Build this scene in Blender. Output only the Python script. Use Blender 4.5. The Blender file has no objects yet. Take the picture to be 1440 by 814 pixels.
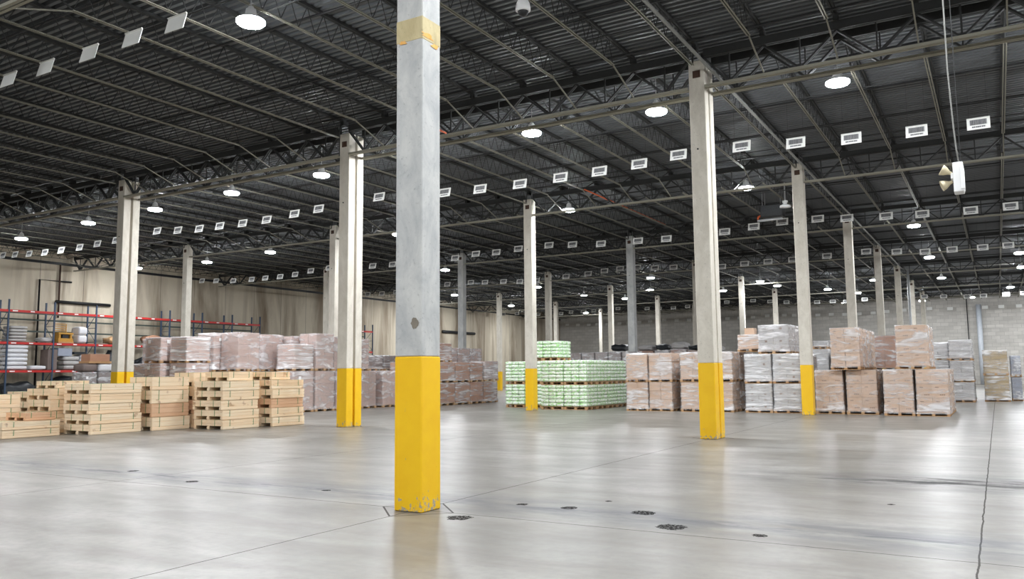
import bpy, bmesh, math, random
from mathutils import Vector, Matrix
random.seed(7)
S = bpy.context.scene
C = S.collection

# ------------------------------------------------------------ camera, view, world
CAMH = 1.6
camd = bpy.data.cameras.new('camera')
cam = bpy.data.objects.new('camera', camd); C.objects.link(cam)
Rv, Uv, Fv = Vector((0.860134, 0.509982, -0.009433)), Vector((0.060429, -0.083521, 0.994672)), Vector((-0.506477, 0.856121, 0.102657))
M = Matrix(((Rv.x, Uv.x, -Fv.x, 0), (Rv.y, Uv.y, -Fv.y, 0), (Rv.z, Uv.z, -Fv.z, CAMH), (0, 0, 0, 1)))
cam.matrix_world = M
camd.sensor_fit = 'HORIZONTAL'; camd.sensor_width = 36.0
camd.lens = 1147.87 * 36.0 / 1440.0
camd.clip_start = 0.1; camd.clip_end = 400
S.camera = cam
vs = S.view_settings
S.display_settings.display_device = 'sRGB'
vs.view_transform = 'Standard'; vs.look = 'None'; vs.gamma = 1.0; vs.use_curve_mapping = False
vs.exposure = 0.0
LAMP_POWER = 470.0          # radiance of a high-bay lens
w = bpy.data.worlds.new('world'); S.world = w; w.use_nodes = True
w.node_tree.nodes['Background'].inputs[0].default_value = (0.6, 0.7, 0.9, 1)
w.node_tree.nodes['Background'].inputs[1].default_value = 0.0
cy = S.cycles
cy.use_denoising = True
cy.max_bounces = 7; cy.diffuse_bounces = 4; cy.glossy_bounces = 3; cy.transmission_bounces = 2
cy.transparent_max_bounces = 10; cy.sample_clamp_indirect = 6.0; cy.caustics_reflective = False; cy.caustics_refractive = False
try: cy.use_light_tree = True
except Exception: pass

# ------------------------------------------------------------ the building's grid
X0, Y0, BX, BY = -6.057, 7.975, 11.642, 11.770
XL, XR, YB, YF = -52.63, 29.0, -15.0, 102.1
ZD = 9.80        # underside of the roof deck
ZJ = 9.15        # joist bottom chord
JS = BX / 7.0    # joist spacing
def colx(i): return X0 + i * BX
def rowy(j): return Y0 + j * BY
ORD = ['zeroth', 'first', 'second', 'third', 'fourth', 'fifth', 'sixth', 'seventh', 'eighth', 'ninth', 'tenth', 'eleventh', 'twelfth', 'thirteenth', 'fourteenth', 'fifteenth', 'sixteenth', 'seventeenth', 'eighteenth', 'nineteenth', 'twentieth']
TENS = {20: 'twenty', 30: 'thirty', 40: 'forty'}
def ordw(n):
    if n <= 20: return ORD[n]
    if n % 10 == 0: return {30: 'thirtieth', 40: 'fortieth'}[n]
    return TENS[n // 10 * 10] + '-' + ORD[n % 10]

# ------------------------------------------------------------ node helpers
def lin(c):
    return tuple(((v / 255.0) / 12.92 if v / 255.0 <= 0.04045 else ((v / 255.0 + 0.055) / 1.055) ** 2.4) for v in c) + (1.0,)
class NT:
    def __init__(s, name):
        s.m = bpy.data.materials.new(name); s.m.use_nodes = True
        s.t = s.m.node_tree; s.n = s.t.nodes; s.b = s.n['Principled BSDF']; s.out = s.n['Material Output']
    def add(s, typ, **kw):
        x = s.n.new(typ)
        for k, v in kw.items(): setattr(x, k, v)
        return x
    def l(s, a, b): s.t.links.new(a, b)
    def coord(s, kind='Object', scale=(1, 1, 1), loc=(0, 0, 0), rnd=False):
        tc = s.add('ShaderNodeTexCoord'); mp = s.add('ShaderNodeMapping')
        mp.inputs['Scale'].default_value = scale; mp.inputs['Location'].default_value = loc
        if kind == 'World':
            g = s.add('ShaderNodeNewGeometry'); src = g.outputs['Position']
        else: src = tc.outputs[kind]
        if rnd:
            oi = s.add('ShaderNodeObjectInfo'); mu = s.add('ShaderNodeMath', operation='MULTIPLY'); mu.inputs[1].default_value = 37.0
            s.l(oi.outputs['Random'], mu.inputs[0]); va = s.add('ShaderNodeVectorMath', operation='ADD')
            s.l(src, va.inputs[0]); s.l(mu.outputs[0], va.inputs[1]); src = va.outputs[0]
        s.l(src, mp.inputs['Vector']); return mp.outputs[0]
    def noise(s, vec, scale=5, detail=4, rough=0.55, dist=0.0):
        x = s.add('ShaderNodeTexNoise'); x.inputs['Scale'].default_value = scale; x.inputs['Detail'].default_value = detail
        x.inputs['Roughness'].default_value = rough; x.inputs['Distortion'].default_value = dist
        s.l(vec, x.inputs['Vector']); return x.outputs['Fac']
    def ramp(s, fac, stops):
        r = s.add('ShaderNodeValToRGB'); e = r.color_ramp.elements
        while len(e) < len(stops): e.new(0.5)
        for k, (p, c) in enumerate(stops):
            e[k].position = p; e[k].color = c if len(c) == 4 else tuple(c) + (1,)
        s.l(fac, r.inputs['Fac']); return r.outputs['Color']
    def mix(s, fac, a, b, mode='MIX'):
        x = s.add('ShaderNodeMix', data_type='RGBA', blend_type=mode)
        for sock, v in ((x.inputs[0], fac), (x.inputs[6], a), (x.inputs[7], b)):
            if isinstance(v, (int, float)): sock.default_value = v
            elif isinstance(v, tuple): sock.default_value = v
            else: s.l(v, sock)
        return x.outputs[2]
    def math(s, op, a, b=None, c=None, clamp=False):
        x = s.add('ShaderNodeMath', operation=op); x.use_clamp = clamp
        for k, v in enumerate((a, b, c)):
            if v is None: continue
            if isinstance(v, (int, float)): x.inputs[k].default_value = v
            else: s.l(v, x.inputs[k])
        return x.outputs[0]
    def base(s, col): (s.l(col, s.b.inputs['Base Color']) if not isinstance(col, tuple) else setattr(s.b.inputs['Base Color'], 'default_value', col))
    def rough(s, r): (s.l(r, s.b.inputs['Roughness']) if not isinstance(r, (int, float)) else setattr(s.b.inputs['Roughness'], 'default_value', r))
    def bump(s, h, strength=0.3, dist=0.01):
        x = s.add('ShaderNodeBump'); x.inputs['Strength'].default_value = strength; x.inputs['Distance'].default_value = dist
        s.l(h, x.inputs['Height']); s.l(x.outputs[0], s.b.inputs['Normal'])
def g(v): return (v, v, v, 1)
WHITE, BLACK = g(1), g(0)

def simple(name, rgb, rough=0.6, metal=0.0, var=0.12, scale=6):
    k = NT(name); v = k.coord('Object', rnd=True); f = k.noise(v, scale)
    c = lin(rgb); k.base(k.mix(f, tuple(x * (1 - var) for x in c[:3]) + (1,), tuple(min(1, x * (1 + var)) for x in c[:3]) + (1,)))
    k.rough(rough); k.b.inputs['Metallic'].default_value = metal; return k.m

# floor: sealed concrete with joints, tyre streaks and oil spots
def mat_floor():
    k = NT('sealed_concrete'); P = k.coord('World')
    n1 = k.noise(P, 0.22, 6, 0.62, 0.6); n2 = k.noise(k.coord('World', (0.35, 1.1, 1)), 1.3, 8, 0.65, 0.4); n3 = k.noise(P, 9, 5, 0.6)
    c = k.ramp(n1, [(0.3, lin((112, 108, 101))), (0.5, lin((138, 134, 127))), (0.7, lin((160, 157, 152)))])
    c = k.mix(k.ramp(n2, [(0.38, g(0.7)), (0.60, g(0))]), c, lin((108, 102, 93)))
    c = k.mix(k.ramp(n3, [(0.45, g(0)), (0.8, g(0.6))]), c, lin((108, 106, 102)))
    sp = k.add('ShaderNodeSeparateXYZ'); k.l(P, sp.inputs[0]); x, y = sp.outputs[0], sp.outputs[1]
    def line(axis, c0, wd):
        return k.math('LESS_THAN', k.math('ABSOLUTE', k.math('SUBTRACT', axis, c0)), wd)
    jitter = k.math('MULTIPLY', k.math('SUBTRACT', k.noise(P, 3, 3), 0.5), 0.03)
    xj, yj = k.math('ADD', x, jitter), k.math('ADD', y, jitter)
    lines = None
    for s in [line(xj, colx(i) + dx, 0.008) for i in (-3, -2, -1, 0, 1) for dx in (0.0, BX / 2)] + [line(yj, rowy(j), 0.008) for j in (0, 1, 2, 3)]:
        lines = s if lines is None else k.math('MAXIMUM', lines, s)
    # diamond isolation joints around the near column
    for ci, rj in ((0, 0), (0, 1), (-1, 1)):
        d = k.math('ADD', k.math('ABSOLUTE', k.math('SUBTRACT', x, colx(ci))), k.math('ABSOLUTE', k.math('SUBTRACT', y, rowy(rj))))
        s = k.math('LESS_THAN', k.math('ABSOLUTE', k.math('SUBTRACT', d, 0.52)), 0.016); lines = k.math('MAXIMUM', lines, s)
    c = k.mix(k.math('MULTIPLY', lines, 0.8), c, lin((62, 60, 58)))
    # dark worn band beside the cross joint
    band = k.math('SUBTRACT', 1.0, k.math('MULTIPLY', k.math('ABSOLUTE', k.math('SUBTRACT', y, 8.75)), 1.1), clamp=True)
    bn = k.ramp(k.noise(k.coord('World', (0.5, 2.2, 1)), 1.6, 8, 0.7), [(0.38, g(0)), (0.56, g(1))])
    c = k.mix(k.math('MULTIPLY', k.math('MULTIPLY', band, bn), 0.9), c, lin((86, 88, 93)))
    spots = None
    wob = k.math('MULTIPLY', k.noise(P, 11, 6, 0.75), 1.7)
    for sx, sy, r in ((-10.76, 8.47, .12), (-4.51, 8.92, .11), (-3.6, 9.0, .15), (-3.02, 8.32, .17), (-5.14, 8.89, .08), (-2.11, 8.29, .08), (-12.9, 8.95, .1), (-8.2, 8.7, .07), (-1.2, 10.9, .05), (-4.3, 9.6, .05), (-5.3, 7.75, .16)):
        d = k.math('SQRT', k.math('ADD', k.math('POWER', k.math('SUBTRACT', x, sx), 2.0), k.math('POWER', k.math('SUBTRACT', y, sy), 2.0)))
        s = k.math('LESS_THAN', k.math('ADD', d, k.math('MULTIPLY', wob, r)), r * 1.75); spots = s if spots is None else k.math('MAXIMUM', spots, s)
    spots = k.math('MULTIPLY', spots, k.math('GREATER_THAN', k.noise(P, 38, 3, 0.7), 0.42))
    c = k.mix(k.math('MULTIPLY', spots, 0.9), c, lin((36, 35, 35)))
    dd = k.math('ADD', k.math('ABSOLUTE', k.math('SUBTRACT', x, X0)), k.math('ABSOLUTE', k.math('SUBTRACT', y, Y0)))
    ring = k.math('MULTIPLY', k.math('LESS_THAN', dd, 0.51), k.math('GREATER_THAN', k.noise(P, 6, 5, 0.7), 0.40))
    c = k.mix(k.math('MULTIPLY', ring, 0.3), c, lin((96, 94, 92)))
    tyre = k.math('SUBTRACT', 1.0, k.math('MULTIPLY', k.math('ABSOLUTE', k.math('SUBTRACT', y, k.math('MULTIPLY_ADD', x, 0.12, 13.4))), 0.75), clamp=True)
    tyre = k.math('MULTIPLY', tyre, k.math('MULTIPLY', k.math('ADD', x, 5.0), 0.25, clamp=True))
    c = k.mix(k.math('MULTIPLY', k.math('MULTIPLY', tyre, bn), 0.9), c, lin((70, 70, 72)))
    k.base(c)
    rn = k.noise(k.coord('World', (0.5, 1, 1)), 2.2, 6, 0.6)
    marks = k.math('MAXIMUM', k.math('MULTIPLY', spots, 0.95), k.math('MULTIPLY', lines, 0.8)); marks = k.math('MAXIMUM', marks, k.math('MULTIPLY', ring, 0.3))
    marks = k.math('MAXIMUM', marks, k.math('MULTIPLY', k.math('MULTIPLY', tyre, bn), 0.8)); marks = k.math('MAXIMUM', marks, k.math('MULTIPLY', k.math('MULTIPLY', band, bn), 0.45))
    k.rough(k.math('MAXIMUM', k.math('MULTIPLY_ADD', rn, 0.20, 0.25), k.math('MULTIPLY', marks, 0.95)))
    k.l(k.math('MULTIPLY', k.math('SUBTRACT', 1.0, marks), 0.40), k.b.inputs['Specular IOR Level'])
    k.bump(k.noise(P, 2.5, 3, 0.5), 0.03, 0.004)
    return k.m

def mat_block():
    k = NT('painted_block_wall'); tc = k.add('ShaderNodeTexCoord'); sp = k.add('ShaderNodeSeparateXYZ'); k.l(tc.outputs['Object'], sp.inputs[0])
    cb = k.add('ShaderNodeCombineXYZ'); k.l(sp.outputs[0], cb.inputs[0]); k.l(sp.outputs[2], cb.inputs[1])
    br = k.add('ShaderNodeTexBrick'); k.l(cb.outputs[0], br.inputs['Vector']); br.inputs['Scale'].default_value = 1.0
    br.inputs['Brick Width'].default_value = 0.8; br.inputs['Row Height'].default_value = 0.4; br.inputs['Mortar Size'].default_value = 0.014
    br.inputs['Color1'].default_value = lin((212, 208, 202)); br.inputs['Color2'].default_value = lin((192, 188, 182)); br.inputs['Mortar'].default_value = lin((160, 157, 152))
    n = k.noise(k.coord('Object', (0.5, 1, 2.2)), 0.8, 7, 0.65)
    k.base(k.mix(k.ramp(n, [(0.35, g(0.6)), (0.65, g(0))]), br.outputs['Color'], lin((166, 163, 158)))); k.rough(0.75)
    k.bump(br.outputs['Fac'], 0.3, -0.01); return k.m

def mat_precast():
    k = NT('stained_precast_wall'); P = k.coord('World')
    st = k.noise(k.coord('World', (1, 0.55, 0.07)), 0.9, 5, 0.6, 0.6); n = k.noise(P, 0.5, 6, 0.6)
    c = k.mix(n, lin((196, 184, 164)), lin((220, 210, 190)))
    c = k.mix(k.ramp(st, [(0.42, g(0)), (0.66, g(0.9))]), c, lin((122, 104, 84)))
    sp = k.add('ShaderNodeSeparateXYZ'); k.l(P, sp.inputs[0])
    fr = k.math('FRACT', k.math('DIVIDE', k.math('ADD', sp.outputs[1], 3.0), BY / 4.0))
    seam = k.math('LESS_THAN', fr, 0.012)
    c = k.mix(k.math('MULTIPLY', seam, 0.75), c, lin((70, 62, 52)))
    k.base(c); k.rough(0.8); return k.m

def mat_concrete(name, a, b, chips=False):
    k = NT(name); v = k.coord('Object', rnd=True)
    n = k.ramp(k.noise(k.coord('Object', (1.4, 1.4, 0.8), rnd=True), 2.2, 8, 0.68, 0.5), [(0.34, g(0)), (0.66, g(1))]); n2 = k.noise(v, 22, 4, 0.6)
    c = k.mix(n, lin(a), lin(b)); c = k.mix(k.ramp(n2, [(0.60, g(0)), (0.75, g(0.55))]), c, tuple(x * 0.55 for x in lin(a)[:3]) + (1,))
    k.base(c); k.rough(0.8); k.bump(n2, 0.25, 0.004); return k.m

def mat_yellow():
    k = NT('yellow_safety_paint'); P = k.coord('World'); sp = k.add('ShaderNodeSeparateXYZ'); k.l(P, sp.inputs[0]); z = sp.outputs[2]
    n = k.noise(P, 3, 6, 0.6); c = k.mix(n, lin((236, 180, 8)), lin((252, 206, 26)))
    low = k.math('SUBTRACT', 1.0, k.math('MULTIPLY', z, 2.6), clamp=True)
    low2 = k.math('MULTIPLY_ADD', low, 0.20, 0.03)
    ch = k.math('GREATER_THAN', k.math('ADD', k.noise(k.coord('World', (1, 1, 0.7)), 17, 8, 0.7), low2), 0.735)
    c = k.mix(k.math('MULTIPLY', ch, 0.9), c, lin((158, 156, 150)))
    sc = k.math('GREATER_THAN', k.noise(k.coord('World', (1, 1, 3)), 9, 7, 0.7), 0.70)
    c = k.mix(k.math('MULTIPLY', sc, 0.45), c, lin((110, 84, 20)))
    k.base(c); k.rough(0.42); return k.m

def mat_wood(name, a, b, scale=(7, 1.2, 22)):
    k = NT(name); v = k.coord('Object', scale, rnd=True); n = k.noise(v, 1.2, 6, 0.6, 0.7)
    kn = k.noise(k.coord('Object', rnd=True), 3.5, 3, 0.5); oi = k.add('ShaderNodeObjectInfo')
    c = k.mix(k.ramp(n, [(0.3, g(0)), (0.7, g(1))]), lin(a), lin(b)); c = k.mix(k.ramp(kn, [(0.66, g(0)), (0.74, g(0.7))]), c, lin((150, 102, 62)))
    c = k.mix(k.math('MULTIPLY', oi.outputs['Random'], 0.5), c, tuple(x * y for x, y in zip(lin(a)[:3], (0.97, 0.84, 0.72))) + (1,))
    k.base(c); k.rough(0.7); return k.m

def mat_card(name, a, b):
    k = NT(name); v = k.coord('Object', rnd=True); n = k.noise(v, 2.0, 4); oi = k.add('ShaderNodeObjectInfo')
    c = k.mix(n, lin(a), lin(b)); c = k.mix(k.math('MULTIPLY', oi.outputs['Random'], 0.35), c, tuple(x * 0.8 for x in lin(a)[:3]) + (1,))
    k.base(c); k.rough(0.7); return k.m

def mat_film(name, lo, hi, col=(236, 234, 236), sc=(1.3, 1.3, 6.5)):
    k = NT(name); v = k.coord('Object', sc, rnd=True)
    n = k.noise(v, 1.3, 4, 0.55, 0.9); big = k.noise(k.coord('Object', (0.8, 0.8, 1.6), rnd=True), 1.0, 2)
    f = k.ramp(k.math('ADD', k.math('MULTIPLY', n, 0.7), k.math('MULTIPLY', big, 0.3)), [(0.40, g(lo)), (0.52, g((lo + hi) / 3.2)), (0.64, g(hi))])  # white streaks: the film itself plus highlights put into its coverage
    k.base(lin(col)); k.rough(0.24); k.b.inputs['Specular IOR Level'].default_value = 0.7
    k.bump(n, 0.6, 0.05)
    tr = k.add('ShaderNodeBsdfTransparent'); ms = k.add('ShaderNodeMixShader')
    k.l(f, ms.inputs[0]); k.l(tr.outputs[0], ms.inputs[1]); k.l(k.b.outputs[0], ms.inputs[2]); k.l(ms.outputs[0], k.out.inputs['Surface'])
    return k.m

def mat_greenbag():
    k = NT('green_and_white_printed_bag'); v = k.coord('Object', (1, 1, 1), rnd=True)
    n = k.noise(v, 2.6, 3, 0.6, 0.5); n2 = k.noise(v, 4.0, 3, 0.6)
    c = k.ramp(n, [(0.38, lin((176, 228, 150))), (0.48, lin((238, 248, 232))), (0.60, lin((246, 250, 244)))])
    c = k.mix(k.ramp(n2, [(0.60, g(0)), (0.66, g(0.9))]), c, lin((112, 190, 70)))
    sp = k.add('ShaderNodeSeparateXYZ'); tc = k.add('ShaderNodeTexCoord'); k.l(tc.outputs['Object'], sp.inputs[0])
    ex = k.math('MAXIMUM', k.math('ABSOLUTE', sp.outputs[0]), k.math('ABSOLUTE', sp.outputs[1]))
    both = k.math('ADD', k.math('ABSOLUTE', sp.outputs[0]), k.math('ABSOLUTE', sp.outputs[1]))
    c = k.mix(k.math('GREATER_THAN', both, 0.955), c, lin((150, 208, 124)))
    low = k.math('LESS_THAN', sp.outputs[2], 0.2); c = k.mix(k.math('MULTIPLY', low, 0.35), c, lin((190, 230, 166)))
    k.base(c); k.rough(0.42); return k.m

def mat_lamp():
    m = bpy.data.materials.new('lit_lamp_lens'); m.use_nodes = True; nt = m.node_tree; nt.nodes.clear()
    e = nt.nodes.new('ShaderNodeEmission'); e.inputs[0].default_value = (0.93, 0.965, 1.0, 1); e.inputs[1].default_value = LAMP_POWER
    o = nt.nodes.new('ShaderNodeOutputMaterial'); nt.links.new(e.outputs[0], o.inputs[0]); return m

MF, MBLK, MPRE = mat_floor(), mat_block(), mat_precast()
M_colgrey = mat_concrete('cast_concrete_grey', (170, 172, 173), (202, 202, 199))
M_colcream = mat_concrete('cast_concrete_cream', (202, 195, 182), (222, 216, 204))
M_patch = mat_concrete('repair_mortar', (176, 160, 120), (206, 192, 150))
M_orangepatch = mat_concrete('rusty_orange_mortar', (222, 150, 60), (240, 196, 120))
M_chip = mat_concrete('spalled_concrete', (120, 112, 100), (152, 144, 130))
M_yel = mat_yellow()
M_deck = simple('galvanised_roof_deck', (92, 95, 98), 0.6, 0.0, 0.18, 1.2)
M_steel = simple('grey_primed_steel', (122, 120, 108), 0.6, 0.0, 0.12, 1.0)
M_girder = simple('pale_primed_steel', (148, 145, 131), 0.6, 0.0, 0.12, 1.0)
M_web = simple('dark_primed_steel', (50, 51, 51), 0.9, 0.0, 0.1, 1.0)
M_black = simple('black_pipe', (22, 23, 25), 0.5)
M_galv = simple('galvanised_conduit', (176, 178, 180), 0.4, 0.2)
M_conduit = simple('dull_conduit', (128, 128, 124), 0.6)
M_polegrey = simple('pale_grey_downpipe', (206, 212, 220), 0.5)
M_white = simple('white_enamel', (236, 236, 236), 0.4, 0, 0.03)
M_sign = simple('white_placard_plastic', (226, 226, 222), 0.45, 0, 0.03)
M_ink = simple('printed_black_ink', (34, 34, 36), 0.7)
M_signink = simple('faded_placard_ink', (84, 84, 86), 0.7)
M_signgrey = simple('placard_backing', (176, 176, 176), 0.6)
M_inkgrey = simple('faded_box_print', (126, 98, 80), 0.8)
M_rust = simple('rusty_steel', (72, 50, 38), 0.8)
M_orange = simple('orange_conduit', (206, 92, 44), 0.6)
M_lens = mat_lamp()
M_cream = simple('cream_plastic', (214, 202, 170), 0.5)
M_pallet = mat_wood('pallet_wood', (176, 138, 98), (206, 170, 128), (3, 3, 9))
M_crate = mat_wood('new_pine_boards', (248, 222, 186), (255, 240, 214))
M_craterd = mat_wood('reddish_pine_boards', (222, 180, 146), (238, 204, 170))
M_strap = simple('green_strapping', (120, 150, 100), 0.5)
M_tan = mat_card('tan_cardboard', (198, 166, 140), (214, 185, 162))
M_pink = mat_card('pinkish_cardboard', (182, 150, 138), (200, 172, 160))
M_brown = mat_card('brown_cardboard', (168, 122, 96), (190, 144, 116))
M_kraft = mat_card('kraft_cardboard', (168, 146, 108), (186, 166, 128))
M_dark = mat_card('dull_brown_cardboard', (112, 98, 94), (134, 120, 114))
M_slv = mat_card('grey_wrapped_carton', (176, 172, 170), (200, 197, 196))
M_blue = mat_card('blue_grey_board', (150, 156, 172), (172, 178, 192))
M_bag = mat_greenbag()
M_sack = simple('white_sack', (226, 226, 230), 0.5, 0, 0.08, 9)
M_f_lt = mat_film('thin_clear_film', 0.06, 0.80, col=(244, 244, 246), sc=(0.9, 0.9, 5.5))
M_f_md = mat_film('clear_film', 0.14, 0.86, col=(242, 240, 242), sc=(1.0, 1.0, 5.0))
M_f_hv = mat_film('many_layers_of_film', 0.16, 1.0, col=(252, 252, 254), sc=(0.8, 0.8, 8.0))
M_label = simple('white_paper_label', (246, 246, 246), 0.6, 0, 0.02)
M_post = simple('blue_rack_paint', (58, 76, 100), 0.5)
M_beam = simple('red_rack_paint', (196, 44, 40), 0.45)
M_rear = simple('dark_green_rack_paint', (62, 72, 66), 0.5)
M_blackwrap = simple('black_plastic', (36, 40, 44), 0.45)
M_lift = simple('yellow_machine_paint', (190, 140, 52), 0.5)

# ------------------------------------------------------------ mesh helpers
class MB:
    def __init__(s): s.v = []; s.f = []; s.mi = []
    def quad(s, a, b, c, d, m=0):
        k = len(s.v); s.v += [tuple(a), tuple(b), tuple(c), tuple(d)]; s.f.append((k, k + 1, k + 2, k + 3)); s.mi.append(m)
    def box(s, x0, x1, y0, y1, z0, z1, m=0):
        k = len(s.v); s.v += [(x0, y0, z0), (x1, y0, z0), (x1, y1, z0), (x0, y1, z0), (x0, y0, z1), (x1, y0, z1), (x1, y1, z1), (x0, y1, z1)]
        for f in ((0, 3, 2, 1), (4, 5, 6, 7), (0, 1, 5, 4), (1, 2, 6, 5), (2, 3, 7, 6), (3, 0, 4, 7)): s.f.append(tuple(k + i for i in f)); s.mi.append(m)
    def bar(s, a, b, w, h=None, m=0, up=(0, 0, 1)):
        a, b = Vector(a), Vector(b); d = (b - a).normalized(); h = h or w; u = Vector(up)
        if abs(d.dot(u)) > 0.98: u = Vector((0, 1, 0))
        sd = d.cross(u).normalized(); u = sd.cross(d).normalized(); k = len(s.v)
        for p in (a, b):
            for i, j in ((-1, -1), (1, -1), (1, 1), (-1, 1)): s.v.append(tuple(p + sd * i * w / 2 + u * j * h / 2))
        for f in ((0, 1, 2, 3), (7, 6, 5, 4), (0, 4, 5, 1), (1, 5, 6, 2), (2, 6, 7, 3), (3, 7, 4, 0)): s.f.append(tuple(k + i for i in f)); s.mi.append(m)
    def tube(s, pts, r, n=10, m=0, caps=True):
        pts = [Vector(p) for p in pts]; rings = []
        for i, p in enumerate(pts):
            d = (pts[min(i + 1, len(pts) - 1)] - pts[max(i - 1, 0)]).normalized(); u = Vector((0, 0, 1)) if abs(d.z) < 0.95 else Vector((0, 1, 0))
            sd = d.cross(u).normalized(); u = sd.cross(d); k = len(s.v); rings.append(k)
            rr = r[i] if isinstance(r, (list, tuple)) else r
            for q in range(n):
                t = 2 * math.pi * q / n; s.v.append(tuple(p + (sd * math.cos(t) + u * math.sin(t)) * rr))
        for i in range(len(pts) - 1):
            for q in range(n):
                s.f.append((rings[i] + q, rings[i] + (q + 1) % n, rings[i + 1] + (q + 1) % n, rings[i + 1] + q)); s.mi.append(m)
        if caps:
            s.f.append(tuple(rings[0] + q for q in reversed(range(n)))); s.mi.append(m)
            s.f.append(tuple(rings[-1] + q for q in range(n))); s.mi.append(m)
    def lathe(s, prof, n=24, m=0, c=(0, 0)):
        rings = []
        for r, z in prof:
            rings.append(len(s.v))
            for q in range(n):
                t = 2 * math.pi * q / n; s.v.append((c[0] + r * math.cos(t), c[1] + r * math.sin(t), z))
        for i in range(len(prof) - 1):
            for q in range(n):
                s.f.append((rings[i] + q, rings[i] + (q + 1) % n, rings[i + 1] + (q + 1) % n, rings[i + 1] + q)); s.mi.append(m)
    def mesh(s, name, mats, smooth=False, bevel=0.0, seg=1):
        me = bpy.data.meshes.new(name); me.from_pydata(s.v, [], s.f)
        for m in (mats if isinstance(mats, (list, tuple)) else [mats]): me.materials.append(m)
        me.polygons.foreach_set('material_index', s.mi); me.update()
        bm = bmesh.new(); bm.from_mesh(me)
        if bevel > 0:
            bmesh.ops.bevel(bm, geom=list(bm.edges), offset=bevel, segments=seg, affect='EDGES', profile=0.5)
        bmesh.ops.recalc_face_normals(bm, faces=bm.faces); bm.to_mesh(me); bm.free()
        if smooth:
            me.polygons.foreach_set('use_smooth', [True] * len(me.polygons))
        return me
def obj(name, me, parent=None, loc=(0, 0, 0), scale=(1, 1, 1), rz=0.0):
    o = bpy.data.objects.new(name, me); C.objects.link(o); o.location = loc; o.scale = scale; o.rotation_euler = (0, 0, rz)
    if parent is not None: o.parent = parent
    return o
def tag(o, label=None, cat=None, group=None, kind=None):
    if label: o['label'] = label
    if cat: o['category'] = cat
    if group: o['group'] = group
    if kind: o['kind'] = kind
    return o
def thing(name, label, cat, loc=(0, 0, 0), group=None, rz=0.0):
    o = obj(name, None, None, loc, rz=rz); o.empty_display_size = 0.1; return tag(o, label, cat, group)
def struct(name, mb, mat, label=None, **kw):
    o = obj(name, mb.mesh(name, mat, **kw)); tag(o, label, kind='structure'); return o

# ------------------------------------------------------------ the hall
b = MB(); b.box(XL - .3, XR + .3, YB - .3, YF + .3, -0.2, 0); struct('floor', b, MF, 'grey sealed concrete warehouse floor with joints and dark spots')
b = MB(); b.box(XL - .3, XL, YB - .3, YF + .3, 0, ZD + .2); struct('wall_left', b, MPRE, 'tall stained tan precast wall behind the racks')
b = MB(); b.box(XL, XR, YF, YF + .3, 0, ZD + .2); struct('wall_back', b, MBLK, 'grey concrete block wall at the far end of the hall')
b = MB(); b.box(XR, XR + .3, YB - .3, YF + .3, 0, ZD + .2); struct('wall_right', b, MBLK, 'plain wall far off to the right')
b = MB(); b.box(XL, XR, YB - .3, YB, 0, ZD + .2); struct('wall_front', b, MBLK, 'plain wall behind the viewer')
# ribbed roof deck, ribs running along x
b = MB(); pitch = 0.21; y = YB - .1
while y < YF + .1:
    for (ya, za), (yb_, zb) in (((0, ZD), (.085, ZD)), ((.085, ZD), (.105, ZD + .085)), ((.105, ZD + .085), (.19, ZD + .085)), ((.19, ZD + .085), (pitch, ZD))):
        b.quad((XL - .1, y + ya, za), (XR + .1, y + ya, za), (XR + .1, y + yb_, zb), (XL - .1, y + yb_, zb))
    y += pitch
b.box(XL - .3, XR + .3, YB - .3, YF + .3, ZD + .12, ZD + .3)
o = struct('ceiling', b, M_deck, 'dark ribbed steel roof deck')
# ledger along the left wall and along the far wall
b = MB(); b.box(XL, XL + .12, YB, YF, 8.98, 9.14); struct('trim_1', b, M_black, 'dark steel ledger along the top of the left wall')
b = MB(); b.box(XL + .12, XR, YF - .1, YF, 9.5, 9.64); struct('trim_2', b, M_black, 'dark steel ledger along the top of the far wall')

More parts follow.
